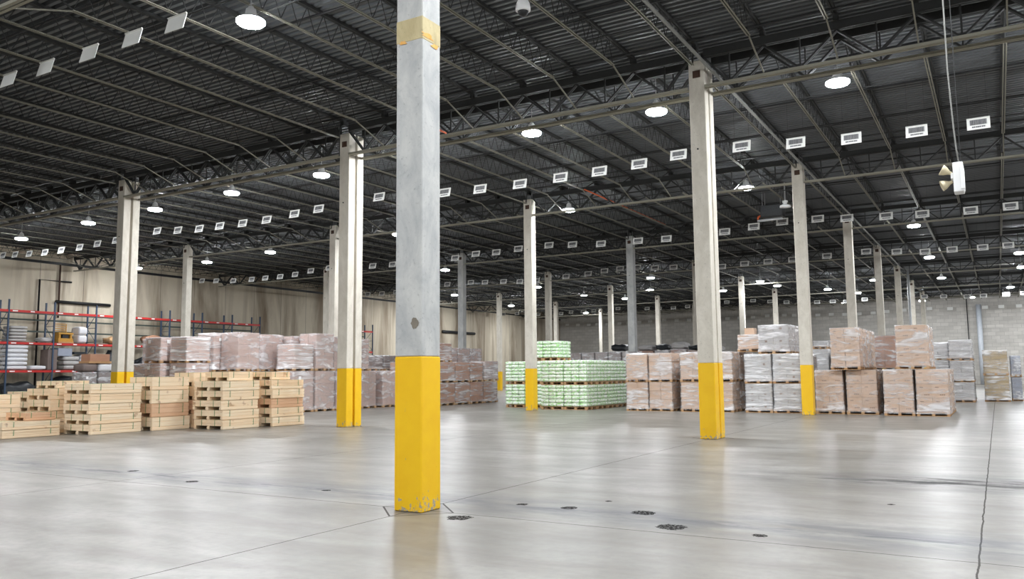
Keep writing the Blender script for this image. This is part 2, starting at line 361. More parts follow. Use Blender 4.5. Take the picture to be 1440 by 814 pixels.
# ------------------------------------------------------------ columns
BASEH = 1.815
def column(i, j, label, mat=None, twin=0, first=False):
    x, y = colx(i), rowy(j); w = 0.40; d = 0.38
    if twin: d = 0.30; y += (-0.20 if twin == 1 else 0.20)
    mat = mat or M_colcream
    t = thing('concrete_column', label, 'column', (x, y, 0), 'concrete columns with yellow bases')
    c = MB(); c.box(-w / 2, w / 2, -d / 2, d / 2, BASEH, 9.36)
    obj('shaft', c.mesh('shaft', mat, bevel=0.012), t)
    c = MB(); c.box(-w / 2 - .003, w / 2 + .003, -d / 2 - .003, d / 2 + .003, 0, BASEH)
    obj('painted_base', c.mesh('painted_base', M_yel, bevel=0.012), t)
    if twin != 2:
        c = MB(); c.box(-.09, .10, -d / 2 - .02, -d / 2 + .02, 8.92, 9.10); c.box(-.04, .04, -d / 2 - .05, -d / 2, 8.97, 9.05)
        obj('rusty_plate', c.mesh('rusty_plate', M_rust), t)
        c = MB(); c.lathe([(0.0, 0), (.022, 0), (.022, .02), (0, .02)], 10)
        h = obj('bolt_hole', c.mesh('bolt_hole', M_black), t, (-.02, -d / 2 - .001, 7.1)); h.rotation_euler = (math.pi / 2, 0, 0)
    if first:
        c = MB(); c.box(-w / 2 - .004, w / 2 + .004, -d / 2 - .004, d / 2 + .004, 5.72, 6.02)
        obj('repair_band', c.mesh('repair_band', M_patch, bevel=0.01), t)['label'] = 'tan patched band'
        c = MB()   # ragged orange mortar at the corner
        def blob(cx, cz, rx, rz, face):
            pts = []; n = 14
            for q in range(n):
                a = 2 * math.pi * q / n; rr = 0.45 + 0.8 * random.random()
                u_, v_ = cx + rx * rr * math.cos(a), cz + rz * rr * math.sin(a)
                pts.append((u_, -d / 2 - .008, v_) if face == 'f' else (w / 2 + .008, u_, v_))
            k = len(c.v); c.v += pts; c.f.append(tuple(range(k, k + n))); c.mi.append(0)
        blob(-.10, 5.72, .075, .035, 'f'); blob(-.08, 5.78, .13, .04, 's'); blob(.06, 5.70, .10, .035, 's')
        obj('orange_mortar', c.mesh('orange_mortar', M_orangepatch), t)['label'] = 'orange ragged mortar'
        c = MB(); pts = []
        for q in range(16):
            a = 2 * math.pi * q / 16; rr = 0.75 + 0.3 * random.random(); pts.append((.10 + .06 * rr * math.cos(a), -d / 2 - .004, 2.21 + .075 * rr * math.sin(a)))
        c.v += pts; c.f.append(tuple(range(16))); c.mi.append(0)
        obj('chipped_spot', c.mesh('chipped_spot', M_chip), t)
    return t
column(0, 0, 'nearest grey concrete column with bright yellow base and tan patch near its top', M_colgrey, first=True)
for i, nm in ((-2, 'behind the left crate stacks'), (-1, 'left of the nearest column'), (0, 'right of the nearest column'), (1, 'off to the right in the same girder row')):
    column(i, 1, 'front one of the twin columns ' + nm, twin=1); column(i, 1, 'back one of the twin columns ' + nm, twin=2)
column(-3, 1, 'front one of the twin columns beyond the left edge of view', twin=1); column(-3, 1, 'back one of the twin columns beyond the left edge of view', twin=2)
PL = {(-3, 2): 'cream column in front of the red beamed rack', (-2, 2): 'cream column half hidden behind the left twin columns', (-1, 2): 'yellow based column in front of the green bags', (0, 2): 'yellow based column between the silver wrapped and printed cartons',
      (-3, 3): 'column peeping out left behind the left twin columns', (-2, 3): 'grey column just right of the nearest column', (-1, 3): 'tall grey green column behind the tan carton wall', (0, 3): 'column rising behind the upper printed cartons'}
for j in range(2, 8):
    for i in range(-3, 2):
        if (i, j) in ((1, 2),): pass
        lb = PL.get((i, j)) or f"far column in the {ordw(j+1)} row, {ordw(i+4)} from the left wall"
        column(i, j, lb, M_colgrey if (i, j) in ((-1, 3), (-2, 3)) else None)
for i in (1, 2): column(i, 0, f"column out of view to the right in the nearest row, {ordw(i)} one")
column(-1, 0, 'column out of view to the left in the nearest row')

# ------------------------------------------------------------ roof girders
GT0, GT1 = 9.40, 9.62; GB = 8.66
def girder_meshes():
    L = BX - 0.42; h = L / 2
    t = MB(); t.box(-h, h, -.085, -.015, GT0, GT1 - .05); t.box(-h, h, .015, .085, GT0, GT1 - .05); t.box(-h, h, -.085, .085, GT1 - .05, GT1 - .02)
    bt = MB()
    for s in (-1, 1):
        bt.box(-h, h, s * .075 - .008, s * .075 + .008, GB - .035, GB + .03); bt.box(-h, h, min(s * .015, s * .075), max(s * .015, s * .075), GB - .035, GB - .023)
    wb = MB(); n = 7; st = BX / n
    for q in range(n):
        xa = -BX / 2 + q * st; xm = xa + st / 2; xb = xa + st
        for a, b2 in (((max(xa, -h), GT0), (xm, GB)), ((xm, GB), (min(xb, h), GT0))):
            for s in (-.035, .035): wb.bar((a[0], s, a[1]), (b2[0], s, b2[1]), .045, .045)
        wb.bar((xm, 0, GB), (xm, 0, GT0), .035)
    return t.mesh('top_chord', M_web), bt.mesh('bottom_chord', M_girder), wb.mesh('web', M_web)
GM = girder_meshes()
def girder(i, y, lb):
    t = thing('roof_girder', lb, 'roof girder', (colx(i) + BX / 2, y, 0), 'open web roof girders')
    for n, me in zip(('top_chord', 'bottom_chord', 'web'), GM): obj(n, me, t)
for j in range(-1, 8):
    for i in range(-4, 3):
        side = {-4: 'against the left wall', -3: 'second bay from the left wall', -2: 'third bay from the left wall', -1: 'in the bay left of the nearest column', 0: 'in the bay right of the nearest column', 1: 'second bay right of the nearest column', 2: 'third bay right of the nearest column'}[i]
        rw = 'unseen row behind the viewer' if j < 0 else f"{ordw(j+1)} column row"
        if j == 1:
            girder(i, rowy(1) - .33, f"front girder of the double {rw}, {side}"); girder(i, rowy(1) + .33, f"back girder of the double {rw}, {side}")
        else: girder(i, rowy(j), f"truss girder of the {rw}, {side}")

# ------------------------------------------------------------ steel joists along y
def joist_meshes(L, e=1.35):
    h = L / 2
    top = MB(); top.box(-.055, -.008, -h, h, ZD - .075, ZD - .035); top.box(.008, .055, -h, h, ZD - .075, ZD - .035); top.box(-.055, .055, -h, h, ZD - .035, ZD - .004)
    for s in (-1, 1): top.box(-.05, .05, s * h - .12, s * h + .12, GT1 - .02, ZD - .03)
    bot = MB(); bh = h - e
    for s in (-1, 1): bot.box(min(s * .014, s * .045), max(s * .014, s * .045), -bh, bh, ZJ - .004, ZJ + .004); bot.box(s * .016 - .003, s * .016 + .003, -bh, bh, ZJ, ZJ + .035)
    wb = MB(); n = 17; st = 2 * bh / n
    for q in range(n):
        ya = -bh + q * st
        wb.bar((0, ya, ZJ + .03), (0, ya + st / 2, ZD - .06), .014); wb.bar((0, ya + st / 2, ZD - .06), (0, ya + st, ZJ + .03), .014)
    for s in (-1, 1): wb.bar((0, s * bh, ZJ + .03), (0, s * (h - .15), ZD - .06), .03)
    brs = []
    for s in (-1, 1):
        br = MB()
        if e > 1: br.bar((0, s * bh, ZJ), (0, s * (h - .05), GB + .05), .03)
        brs.append(br)
    return top, bot, wb, brs
JN = JS
J = {}
for key, L, e in (('std', BY, 1.35), ('twin_before', BY - .33, 1.35), ('twin_after', BY - .33, 1.35), ('std_col', BY, .26), ('twin_before_col', BY - .33, .26), ('twin_after_col', BY - .33, .26)):
    a, b1, c, d = joist_meshes(L - .05, e)
    full = MB()
    for part, m in ((a, 1), (b1, 0), (c, 1), (d[0], 1), (d[1], 1)):
        k = len(full.v); full.v += part.v; full.f += [tuple(q + k for q in f) for f in part.f]; full.mi += [m] * len(part.f)
    J[key] = (a.mesh('top_chord', M_web), b1.mesh('bottom_chord', M_steel), c.mesh('web', M_web), d[0].mesh('end_brace', M_steel), d[1].mesh('end_brace', M_steel), full.mesh('steel_joist', [M_steel, M_web]))
def onscreen(p, mrg=120):
    d = Vector(p) - Vector((0, 0, CAMH)); z = d.dot(Fv)
    if z < 1: return False
    x, y = 720 + 1147.9 * d.dot(Rv) / z, 407 - 1147.9 * d.dot(Uv) / z
    return -mrg < x < 1440 + mrg and -mrg < y < 814
JL = []
for j in range(-2, 8):
    y0, y1 = rowy(j), rowy(j + 1); key = 'std'
    if j == 0: y1 -= .33; key = 'twin_before'
    if j == 1: y0 += .33; key = 'twin_after'
    if j == 7: continue
    if j == -2: continue
    n0 = math.ceil((XL + .3 - X0) / JN); n1 = int((XR - .3 - X0) / JN)
    for n in range(n0, n1 + 1):
        x = X0 + n * JN; vis = any(onscreen((x, y0 + (y1 - y0) * q / 6, ZJ), 10) for q in range(7))
        JL.append((not vis, (y0 + y1) / 2 * .86 - x * .5, x, (y0 + y1) / 2, key, j, n))
JL.sort(key=lambda q: (q[0], q[1]))
rest = MB(); placed = 0
for inv, dist, x, yc, key, j, n in JL:
    if not inv and placed < 290:
        placed += 1
        side = 'over the near column line' if n == 0 else (f"{ordw(abs(n))} {'left' if n < 0 else 'right'} of the near column line")
        bay = {-1: 'overhead bay'}.get(j, f"{ordw(j+1)} bay beyond")
        if n % 7 == 0: key += '_col'
        lb = f"thin steel roof joist {side}, {bay}"
        if j <= 1:
            t = thing('steel_joist', lb, 'roof joist', (x, yc, 0), 'open web roof joists')
            for nm, me in zip(('top_chord', 'bottom_chord', 'web', 'end_brace', 'end_brace'), J[key][:5]):
                if len(me.vertices): obj(nm, me, t)
        else:
            o = obj('steel_joist', J[key][5], None, (x, yc, 0)); tag(o, lb, 'roof joist', 'open web roof joists')
    else:
        L = (BY if key.startswith('std') else BY - .33) / 2
        rest.box(x - .055, x + .055, yc - L, yc + L, ZD - .06, ZD - .01, 1); rest.box(x - .055, x + .055, yc - L + 1.35, yc + L - 1.35, ZJ - .006, ZJ + .03, 0)
        for q in range(10):
            ya = yc - L + 1.35 + q * (2 * L - 2.7) / 10; st = (2 * L - 2.7) / 10
            rest.bar((x, ya, ZJ), (x, ya + st / 2, ZD - .05), .02, m=1); rest.bar((x, ya + st / 2, ZD - .05), (x, ya + st, ZJ), .02, m=1)
L = (YF - rowy(7))
for n in range(math.ceil((XL + .3 - X0) / JN), int((XR - .3 - X0) / JN) + 1):
    x = X0 + n * JN; yc = rowy(7) + L / 2
    rest.box(x - .055, x + .055, rowy(7), YF - .1, ZD - .06, ZD - .01, 1); rest.box(x - .055, x + .055, rowy(7) + 1, YF - 1.2, ZJ - .006, ZJ + .03, 0)
o = obj('remaining_joists', rest.mesh('remaining_joists', [M_steel, M_web])); tag(o, 'farthest and outermost thin roof joists at the edges of the ceiling', 'roof joist', kind='stuff')

# bridging rods and sprinkler pipes, running along x under the deck
def xpipe(name, y, z, r, mat, lb, cat, grp):
    p = MB(); p.tube([(XL + .15, y, z), (XR - .1, y, z)], r, 8); o = obj(name, p.mesh(name, mat, smooth=True)); tag(o, lb, cat, grp)
for j in range(-1, 8):
    rn = 'overhead bay' if j < 0 else f"{ordw(j+1)} ceiling bay"
    for q, (fy, z, r) in enumerate(((0.16, 9.56, .030), (0.41, 9.56, .030), (0.66, 9.56, .030), (0.90, 9.56, .030))):
        yy = rowy(j) + fy * BY
        if yy > YF - 1: continue
        xpipe('sprinkler_pipe', yy, z, r, M_black, f"black sprinkler pipe crossing under the roof deck, {ordw(q+1)} in the {rn}", 'pipe', 'black sprinkler pipes under the roof')
    for q, fy in enumerate((0.30, 0.72)):
        yy = rowy(j) + fy * BY
        if yy > YF - 1: continue
        p = MB(); p.bar((XL + .15, yy, ZJ + .05), (XR - .1, yy, ZJ + .05), .03, .03); p.bar((XL + .15, yy, ZD - .09), (XR - .1, yy, ZD - .09), .03, .03)
        o = obj('bridging_angle', p.mesh('bridging_angle', M_web)); tag(o, f"thin bridging angles tying the joists, {ordw(q+1)} line in the {rn}", 'roof bracing', 'bridging angles across the joists')
# conduit along the near column line, bending right at its far end
p = MB(); pts = [(-5.70, 1.0, 9.08), (-5.70, 66.2, 9.08)]
for q in range(1, 9):
    a = q / 8 * math.pi / 2; pts.append((-5.70 + 1.6 * (1 - math.cos(a)), 66.2 + 1.6 * math.sin(a), 9.08))
pts.append((14, 67.9, 9.08)); p.tube(pts, .04, 8)
o = obj('overhead_pipe', p.mesh('overhead_pipe', M_conduit, smooth=True)); tag(o, 'long pale pipe along the near column line, bending right far away', 'pipe')
p = MB(); p.tube([(-14.40, 30.3, 9.22), (-14.40, 40.0, 9.22)], .03, 8)
o = obj('orange_pipe', p.mesh('orange_pipe', M_orange, smooth=True)); tag(o, 'orange pipe strapped along a roof joist above the green bags', 'pipe')
p = MB(); p.tube([(-14.62, 19.0, 9.22), (-14.62, 20.7, 9.22)], .03, 8)
o = obj('orange_pipe', p.mesh('orange_pipe_short', M_orange, smooth=True)); tag(o, 'short orange pipe end just right of the nearest column', 'pipe')

# ------------------------------------------------------------ high-bay lamps
ZL = 8.75
def lamp_meshes():
    h = MB(); h.lathe([(0, .34), (.05, .34), (.07, .30), (.10, .28), (.12, .16), (.20, .11), (.285, .045), (.29, .035), (.0, .035)], 28)
    l = MB(); l.lathe([(.283, .035), (.288, .0), (.26, -.03), (.14, -.05), (0, -.055)], 28)
    r = MB(); r.tube([(0, 0, .33), (0, 0, ZD - ZL)], .012, 8); r.bar((-.06, 0, .40), (.06, 0, .40), .02)
    return h.mesh('housing', M_white, smooth=True), l.mesh('lens', M_lens, smooth=True), r.mesh('hanger', M_galv)
LMs = lamp_meshes()
def lamp(x, y, lb):
    t = thing('high_bay_lamp', lb, 'lamp', (x, y, ZL), 'lit high bay lamps')
    for n, me in zip(('housing', 'lens', 'hanger'), LMs): obj(n, me, t)
ROWS = {'nearest lamp row': [(-12.65, 11.05), (-3.0, 9.7), (1.9, 9.7), (6.9, 9.7), (11.9, 9.7)],
 'partly added second lamp row': [(-48, 20), (-42.93, 22.92), (-36.03, 22.22), (-30.75, 21.92), (-25.49, 21.53), (-20.52, 21.3), (-16.1, 21.1), (-11.6, 20.86), (-7.7, 20.95), (-3.02, 21.2), (1.9, 21.2), (6.9, 21.2), (11.9, 21.2), (17, 21.2)],  # first lamp is added out of view to brighten the left wall
 'partly added third lamp row': [(-48.5, 33.4), (-42.45, 34.06), (-36.03, 33.31), (-26.07, 32.65), (-15.9, 31.88), (-8.09, 31.8), (1.9, 32.6), (8, 32.6), (14, 32.6)],  # first lamp is added behind a column to light the left wall
 'fourth lamp row': [(-32.44, 45.8), (-3.2, 44.94), (3.5, 45), (10, 45)],
 'partly added fifth lamp row': [(-48, 64.0), (-42.1, 60.88), (-32.65, 59.39), (-22.37, 58.58), (-3.36, 58.19), (1.58, 59.32), (9, 59)],  # first lamp added, hidden by the nearest column, lights the left wall
 'partly added sixth lamp row': [(-48, 70.9), (-43.94, 74.09), (-32.49, 67.93), (-30.8, 73.63), (-25.72, 67.29), (-20.62, 71.75), (-15.98, 66.08), (-15.6, 70.28), (-12.55, 76.07), (-8.1, 70.45), (-3.4, 72.0), (1.83, 67.78), (9, 71)],  # first lamp added behind a far column, only to brighten the left wall
 'partly added last lamp row': [(-48, 85.5), (-42.03, 88.36), (-10.81, 81.29), (-1.85, 93.5), (1.36, 83.89), (9, 86), (4.4, 95), (7.5, 96), (12, 95), (-6.4, 95), (-13.6, 92)],  # first and trailing entries are lamps added to brighten the left and far walls
 'unseen row behind the viewer': [(-28, 7), (-22.5, 4), (-16.5, 3), (-10.5, 1.5), (-5, 0.5), (1, 0), (7, 0), (13, 0)],  # unseen lamps; the left ones added to light the crate fronts
 'rearmost row behind the viewer': [(-20, -10), (-8, -10), (4, -10), (14, -10)]}
for nm, L in ROWS.items():
    L = sorted(L)
    for q, (x, y) in enumerate(L): lamp(x, y, f"bright round high bay lamp, {ordw(q+1)} from the left in the {nm}")

# ------------------------------------------------------------ hanging location placards
SG = [[(-13.28, 8.4), (-14.63, 8.4), (-16.09, 8.4), (-17.7, 8.42), (-19.19, 8.44)], [(-0.06, 8.19), (-1.56, 8.22), (-3.26, 8.28), (-4.81, 8.39), (-6.42, 8.53), (-8.45, 8.56), (-9.8, 8.45), (-11.24, 8.4), (-12.73, 8.38), (-14.36, 8.36), (-16.06, 8.39), (-17.67, 8.45), (-20.86, 8.67), (-24.12, 8.55), (-25.52, 8.49), (-27.2, 8.41), (-28.72, 8.41), (-30.23, 8.44), (-31.64, 8.45), (-33.17, 8.53), (-34.71, 8.65), (-37.96, 8.49), (-39.51, 8.45), (-41.05, 8.4), (-42.72, 8.39), (-44.25, 8.4), (-45.78, 8.45), (-47.21, 8.53), (-48.47, 8.59)], [(0.85, 8.32), (-0.6, 8.3), (-2.44, 8.35), (-3.88, 8.41), (-5.51, 8.49), (-6.77, 8.59), (-8.37, 8.62), (-9.7, 8.52), (-11.12, 8.41), (-14.11, 8.34), (-15.65, 8.37), (-17.74, 8.41), (-19.42, 8.52), (-20.86, 8.61), (-22.81, 8.58), (-24.27, 8.5), (-25.67, 8.53), (-27.12, 8.4), (-31.81, 8.38), (-33.4, 8.41), (-37.05, 8.55), (-38.69, 8.48), (-40.11, 8.34), (-41.51, 8.29), (-42.94, 8.29), (-44.27, 8.29), (-46.14, 8.31), (-47.93, 8.43), (-49.46, 8.53)], [(0.88, 8.29), (-0.33, 8.28), (-1.82, 8.29), (-3.18, 8.28), (-4.64, 8.41), (-6.27, 8.55), (-8.46, 8.47), (-10.45, 8.41), (-11.95, 8.4), (-13.41, 8.38), (-14.87, 8.3), (-18.09, 8.5), (-19.38, 8.55), (-20.65, 8.69), (-21.9, 8.69), (-23.07, 8.62), (-24.32, 8.51), (-26.05, 8.43), (-28.48, 8.29), (-29.85, 8.32), (-31.26, 8.42), (-32.89, 8.47), (-34.17, 8.55), (-36.35, 8.53), (-41.39, 8.22), (-42.86, 8.19), (-44.36, 8.22)], [(2.34, 8.2), (1.0, 8.15), (-0.74, 8.12), (-2.02, 8.13), (-3.89, 8.24), (-5.46, 8.32), (-10.57, 8.34), (-12.23, 8.22), (-13.45, 8.29), (-14.9, 8.3), (-17.81, 8.45), (-19.41, 8.6), (-21.11, 8.77), (-23.81, 8.76), (-28.01, 8.53), (-29.59, 8.46), (-31.19, 8.46), (-32.58, 8.52), (-36.01, 8.69), (-38.97, 8.59), (-40.3, 8.58), (-41.84, 8.57), (-43.13, 8.46), (-46.13, 8.51), (-49.04, 8.73), (-50.92, 8.73)], [(2.29, 8.23), (0.68, 8.23), (-0.83, 8.23), (-4.15, 8.24), (-6.16, 8.34), (-8.74, 8.3), (-10.5, 8.23), (-11.92, 8.13), (-13.43, 8.08), (-14.97, 8.1), (-16.45, 8.17), (-17.96, 8.15), (-20.64, 8.27), (-21.8, 8.33), (-23.82, 8.33), (-25.54, 8.23), (-27.2, 8.21), (-28.71, 8.19), (-33.65, 8.22), (-35.3, 8.23), (-36.98, 8.35), (-38.94, 8.29), (-40.43, 8.22), (-41.94, 8.18), (-43.27, 8.14), (-45.03, 8.11), (-46.5, 8.17), (-47.78, 8.17), (-49.43, 8.19), (-51.07, 8.3)]]
SY = [9.77, 24.9, 39.3, 51.6, 84.0, 101.3]
def sign_meshes():
    W, H = .55, .33
    p = MB(); p.box(-W / 2, W / 2, -.006, .006, -H / 2, H / 2); p.box(-W / 2, W / 2, -.03, .006, H / 2 - .008, H / 2 + .012)
    k = MB(); rnd = random.Random(3); x = -.200
    while x < .19:
        wd = rnd.choice((.008, .014, .02)); k.box(x, x + wd, -.010, -.0075, -.030, .125); x += wd + rnd.choice((.004, .006))
    k.box(-.205, .205, -.0085, -.006, -.034, .129, 1)
    t = MB(); x = -.15; t.box(-.16, .17, -.0085, -.006, -.115, -.066, 1)
    for q in range(7):
        t.box(x, x + .030, -.010, -.0075, -.110, -.072); x += .040
        if q in (1, 4): x += .012
    h = MB()
    for s in (-.27, .27): h.tube([(s, 0, H / 2), (s, 0, 1.4)], .004, 5)
    return p.mesh('plate', M_sign), k.mesh('barcode', [M_signink, M_signgrey]), t.mesh('number', [M_signink, M_signgrey]), h
SM = sign_meshes(); TILT = math.radians(-14)
hmesh = {}
def sign(x, y, z, lb, plain, grp):
    t = thing('location_placard', lb, 'hanging placard', (x, y, z), grp)
    pl = obj('plate', SM[0], t); pl.rotation_euler = (TILT, 0, 0)
    if not plain:
        for n, me in (('barcode', SM[1]), ('number', SM[2])):
            q = obj(n, me, pl)
    top = round(ZD + .02 - z, 2)
    if top not in hmesh:
        h = MB()
        for s in (-.22, .22): h.tube([(s, .03, .15), (s, .03, top)], .003, 5)
        h.bar((-.25, .03, .165), (.25, .03, .165), .014)
        hmesh[top] = h.mesh('wires', M_web)
    obj('wires', hmesh[top], t)
RN = ['nearest', 'second', 'third', 'fourth', 'fifth', 'farthest']
for r, row in enumerate(SG):
    for q, (x, z) in enumerate(row):
        plain = r in (0, 5)
        lb = f"{'plain white' if plain else 'white barcode'} placard hanging from the roof, {ordw(q+1)} from the right in the {RN[r]} row"
        sign(x, SY[r], z, lb, plain, 'white placards hanging from the roof')

# ------------------------------------------------------------ things hung from the roof
t = thing('dome_camera', 'white dome security camera hanging near the top of view', 'security camera', (-7.70, 13.55, 8.78))
c = MB(); c.lathe([(.02, .30), (.05, .27), (.10, .22), (.135, .14), (.15, .05), (.15, .0), (.125, -.02), (.11, -.02), (.11, .04), (0, .04)], 28); obj('housing', c.mesh('housing', M_white, smooth=True), t)
c = MB(); c.lathe([(.11, .01), (.105, -.04), (.08, -.09), (.04, -.115), (0, -.12)], 24); obj('glass_dome', c.mesh('glass_dome', M_black, smooth=True), t)
c = MB(); c.tube([(0, 0, .28), (0, 0, ZD - 8.78)], .03, 10); obj('drop_pole', c.mesh('drop_pole', M_galv, smooth=True), t)
t = thing('dome_camera', 'small white dome camera hanging beside the black heater', 'security camera', (-7.55, 36.2, 8.72))
c = MB(); c.lathe([(.03, .28), (.12, .26), (.12, .2), (.08, .18), (.08, .12), (.22, .06), (.24, -.02), (0, -.04)], 24); obj('housing', c.mesh('housing2', M_white, smooth=True), t)
c = MB(); c.tube([(0, 0, .27), (0, 0, ZD - 8.72)], .03, 8); obj('drop_pole', c.mesh('drop_pole2', M_galv), t)
t = thing('unit_heater', 'black box heater hanging under the roof beyond the right twin columns', 'heater', (-8.4, 37.6, 8.55))
c = MB(); c.box(-.48, .48, -.35, .35, .0, .55); obj('body', c.mesh('heater_body', M_black, bevel=.02), t)
c = MB()
for q in range(8): c.bar((-.42, -.37, .06 + q * .06), (.42, -.37, .06 + q * .06), .02, .03)
obj('louvre', c.mesh('louvre', M_blackwrap), t)
c = MB()
for a in (-.4, .4):
    for e in (-.25, .25): c.tube([(a, e, .5), (a, e, ZD - 8.55)], .01, 6)
obj('hanger_rods', c.mesh('hanger_rods', M_galv), t)
c = MB(); c.tube([(-.65, -.2, -.12), (.45, -.2, -.10)], .06, 10); obj('gas_pipe', c.mesh('gas_pipe', M_galv, smooth=True), t)
c = MB(); c.tube([(-.62, -.2, -.12), (-.62, -.2, .06), (-.46, -.2, .12)], .05, 8); obj('red_valve', c.mesh('red_valve', M_orange, smooth=True), t)

# white unit with two cream heads on long cables, near the right edge
t = thing('hanging_unit', 'white box with two cream heads hanging on long cables at right', 'hanging light unit', (-0.27, 11.0, 3.70))
c = MB(); c.box(-.055, .055, -.10, .10, .0, .36); obj('box', c.mesh('unit_box', M_white, bevel=.008), t)
c = MB(); c.box(.02, .062, -.11, .11, .03, .30); c.box(-.08, -.05, -.07, .07, .17, .24); obj('cover', c.mesh('cover', M_white, bevel=.006), t)
for q, (dz, ry) in enumerate(((.24, .5), (.15, -.35))):
    c = MB(); c.lathe([(.018, 0), (.022, .03), (.05, .075), (.066, .12), (.062, .125), (.045, .09), (0, .05)], 20)
    hd = obj('lamp_head', c.mesh('lamp_head', M_cream, smooth=True), t, (-.07, -.02 + .04 * q, dz)); hd.rotation_euler = (0, -math.pi / 2 + ry, .15)
c = MB(); n = 26
pts = [(.012, 0, .36 + (ZJ - 3.70 - .36) * q / n) for q in range(n + 1)]
pts = [(a + (-.055 if q > 5 else -.055 * (q / 6) ** .6), b_, z) for q, (a, b_, z) in enumerate(pts)]
c.tube(pts, .009, 8); obj('cable', c.mesh('cable', M_conduit, smooth=True), t)
c = MB(); c.tube([(.03, .02, .36), (.025, .02, ZJ - 3.70)], .005, 6); obj('safety_wire', c.mesh('safety_wire', M_web), t)
tag(obj('joist_clip', (lambda m: (m.box(-.42, .12, -.06, .06, 0, .03), m.mesh('joist_clip', M_steel))[1])(MB()), None, (-.33, 11.0, ZJ - .01)), 'short steel clip carrying the long cables at the top right', 'clip')

# ------------------------------------------------------------ pallets and loads
def pallet_mesh():
    p = MB()
    for q in range(3):
        xx = -.5 + q * .45
        for e in range(3): yy = -.5 + e * .44; p.box(xx, xx + .10, yy, yy + .12, .14, .80)
        p.box(xx, xx + .10, -.5, .5, .80, .88)
    for q in range(7): yy = -.5 + q * .1483; p.box(-.5, .5, yy, yy + .11, .88, 1)
    for q in range(3): yy = -.5 + q * .44; p.box(-.5, .5, yy, yy + .12, 0, .14)
    return p.mesh('pallet', M_pallet)
PM = pallet_mesh()
def carton_mesh(name, mat, marks=0):
    c = MB(); c.box(-.5, .5, -.5, .5, 0, 1); me = c.mesh(name, [mat, M_inkgrey, M_label], bevel=.012)
    if marks:
        bm = bmesh.new(); bm.from_mesh(me)
        def q(face, u0, u1, v0, v1, mi):
            if face == 'f': vs_ = [(u0, -.503, v0), (u1, -.503, v0), (u1, -.503, v1), (u0, -.503, v1)]
            else: vs_ = [(.503, u0, v0), (.503, u1, v0), (.503, u1, v1), (.503, u0, v1)]
            f = bm.faces.new([bm.verts.new(v) for v in vs_]); f.material_index = mi
        if marks == 1:
            for fc in 'fs':
                q(fc, -.30, -.08, .74, .79, 1)
                for k in range(3): q(fc, -.02 + k * .12, .06 + k * .12, .20, .27, 1)
        if marks == 2:
            for fc in 'fs': q(fc, -.08, .08, .30, .62, 1)
        bm.to_mesh(me); bm.free()
    return me
def bag_mesh(name, mat):
    bm = bmesh.new(); bmesh.ops.create_cube(bm, size=1.0); bmesh.ops.subdivide_edges(bm, edges=bm.edges, cuts=4, use_grid_fill=True)
    for v in bm.verts:
        x, y, z = v.co * 2
        k = (1 - abs(x) ** 4) ** .5 * (1 - abs(y) ** 4) ** .5 if abs(x) < 1 and abs(y) < 1 else 0
        v.co = Vector((x * .5 * (1 - .05 * abs(z) ** 3), y * .5 * (1 - .05 * abs(z) ** 3), .5 + z * (.36 + .16 * k)))
    me = bpy.data.meshes.new(name); bm.to_mesh(me); bm.free(); me.materials.append(mat); me.polygons.foreach_set('use_smooth', [True] * len(me.polygons)); return me
def wrap_mesh(name, mat, amp, seed):
    bm = bmesh.new(); bmesh.ops.create_cube(bm, size=1.0); bmesh.ops.subdivide_edges(bm, edges=bm.edges, cuts=9, use_grid_fill=True)
    rnd = random.Random(seed); ph = [rnd.random() * 6 for _ in range(8)]
    for v in bm.verts:
        x, y, z = v.co; zz = z + .5
        r = 1 + amp * (math.sin(zz * 17 + ph[0] + x * 3) * .4 + math.sin(zz * 31 + ph[1] + y * 5) * .3 + rnd.uniform(-.5, .5)) + (.045 if zz < .03 else 0) + (0.012 if zz < .12 else 0)
        v.co = Vector((x * r, y * r, zz + (amp * .4 * rnd.uniform(-1, 1) if .05 < zz < .95 else 0)))
    bm.faces.ensure_lookup_table(); dele = [f for f in bm.faces if f.calc_center_median().z < .005]
    bmesh.ops.delete(bm, geom=dele, context='FACES')
    me = bpy.data.meshes.new(name); bm.to_mesh(me); bm.free(); me.materials.append(mat); me.polygons.foreach_set('use_smooth', [True] * len(me.polygons)); return me
WR = {k: [wrap_mesh('stretch_wrap', m, a, s) for s in range(3)] for k, m, a in (('lt', M_f_lt, .008), ('md', M_f_md, .011), ('hv', M_f_hv, .018))}
KIND = {  # name of pieces, mesh, grid, film, category
 'tan':   ('carton', carton_mesh('tan_carton', M_tan), (2, 2, 3), 'lt', 'wrapped_pallet_load'),
 'print': ('carton', carton_mesh('printed_carton', M_tan, 1), (2, 2, 3), 'lt', 'wrapped_pallet_load'),
 'pink':  ('carton', carton_mesh('pink_carton', M_pink), (2, 2, 3), 'md', 'wrapped_pallet_load'),
 'brown': ('carton', carton_mesh('brown_carton', M_brown), (2, 2, 3), 'lt', 'wrapped_pallet_load'),
 'kraft': ('carton', carton_mesh('kraft_carton', M_kraft), (3, 3, 5), 'lt', 'wrapped_pallet_load'),
 'dark':  ('carton', carton_mesh('dull_carton', M_dark), (2, 2, 2), 'lt', 'wrapped_pallet_load'),
 'silver': ('carton', carton_mesh('silver_carton', M_slv, 2), (2, 2, 4), 'hv', 'wrapped_pallet_load'),
 'grey':  ('carton', carton_mesh('grey_carton', M_slv), (2, 2, 5), 'hv', 'wrapped_pallet_load'),
 'blue':  ('board_bundle', carton_mesh('blue_board', M_blue), (1, 1, 4), 'lt', 'wrapped_pallet_load'),
 'green': ('bag', bag_mesh('printed_bag', M_bag), (3, 3, 6), None, 'pallet_of_bags'),
}
nload = 0
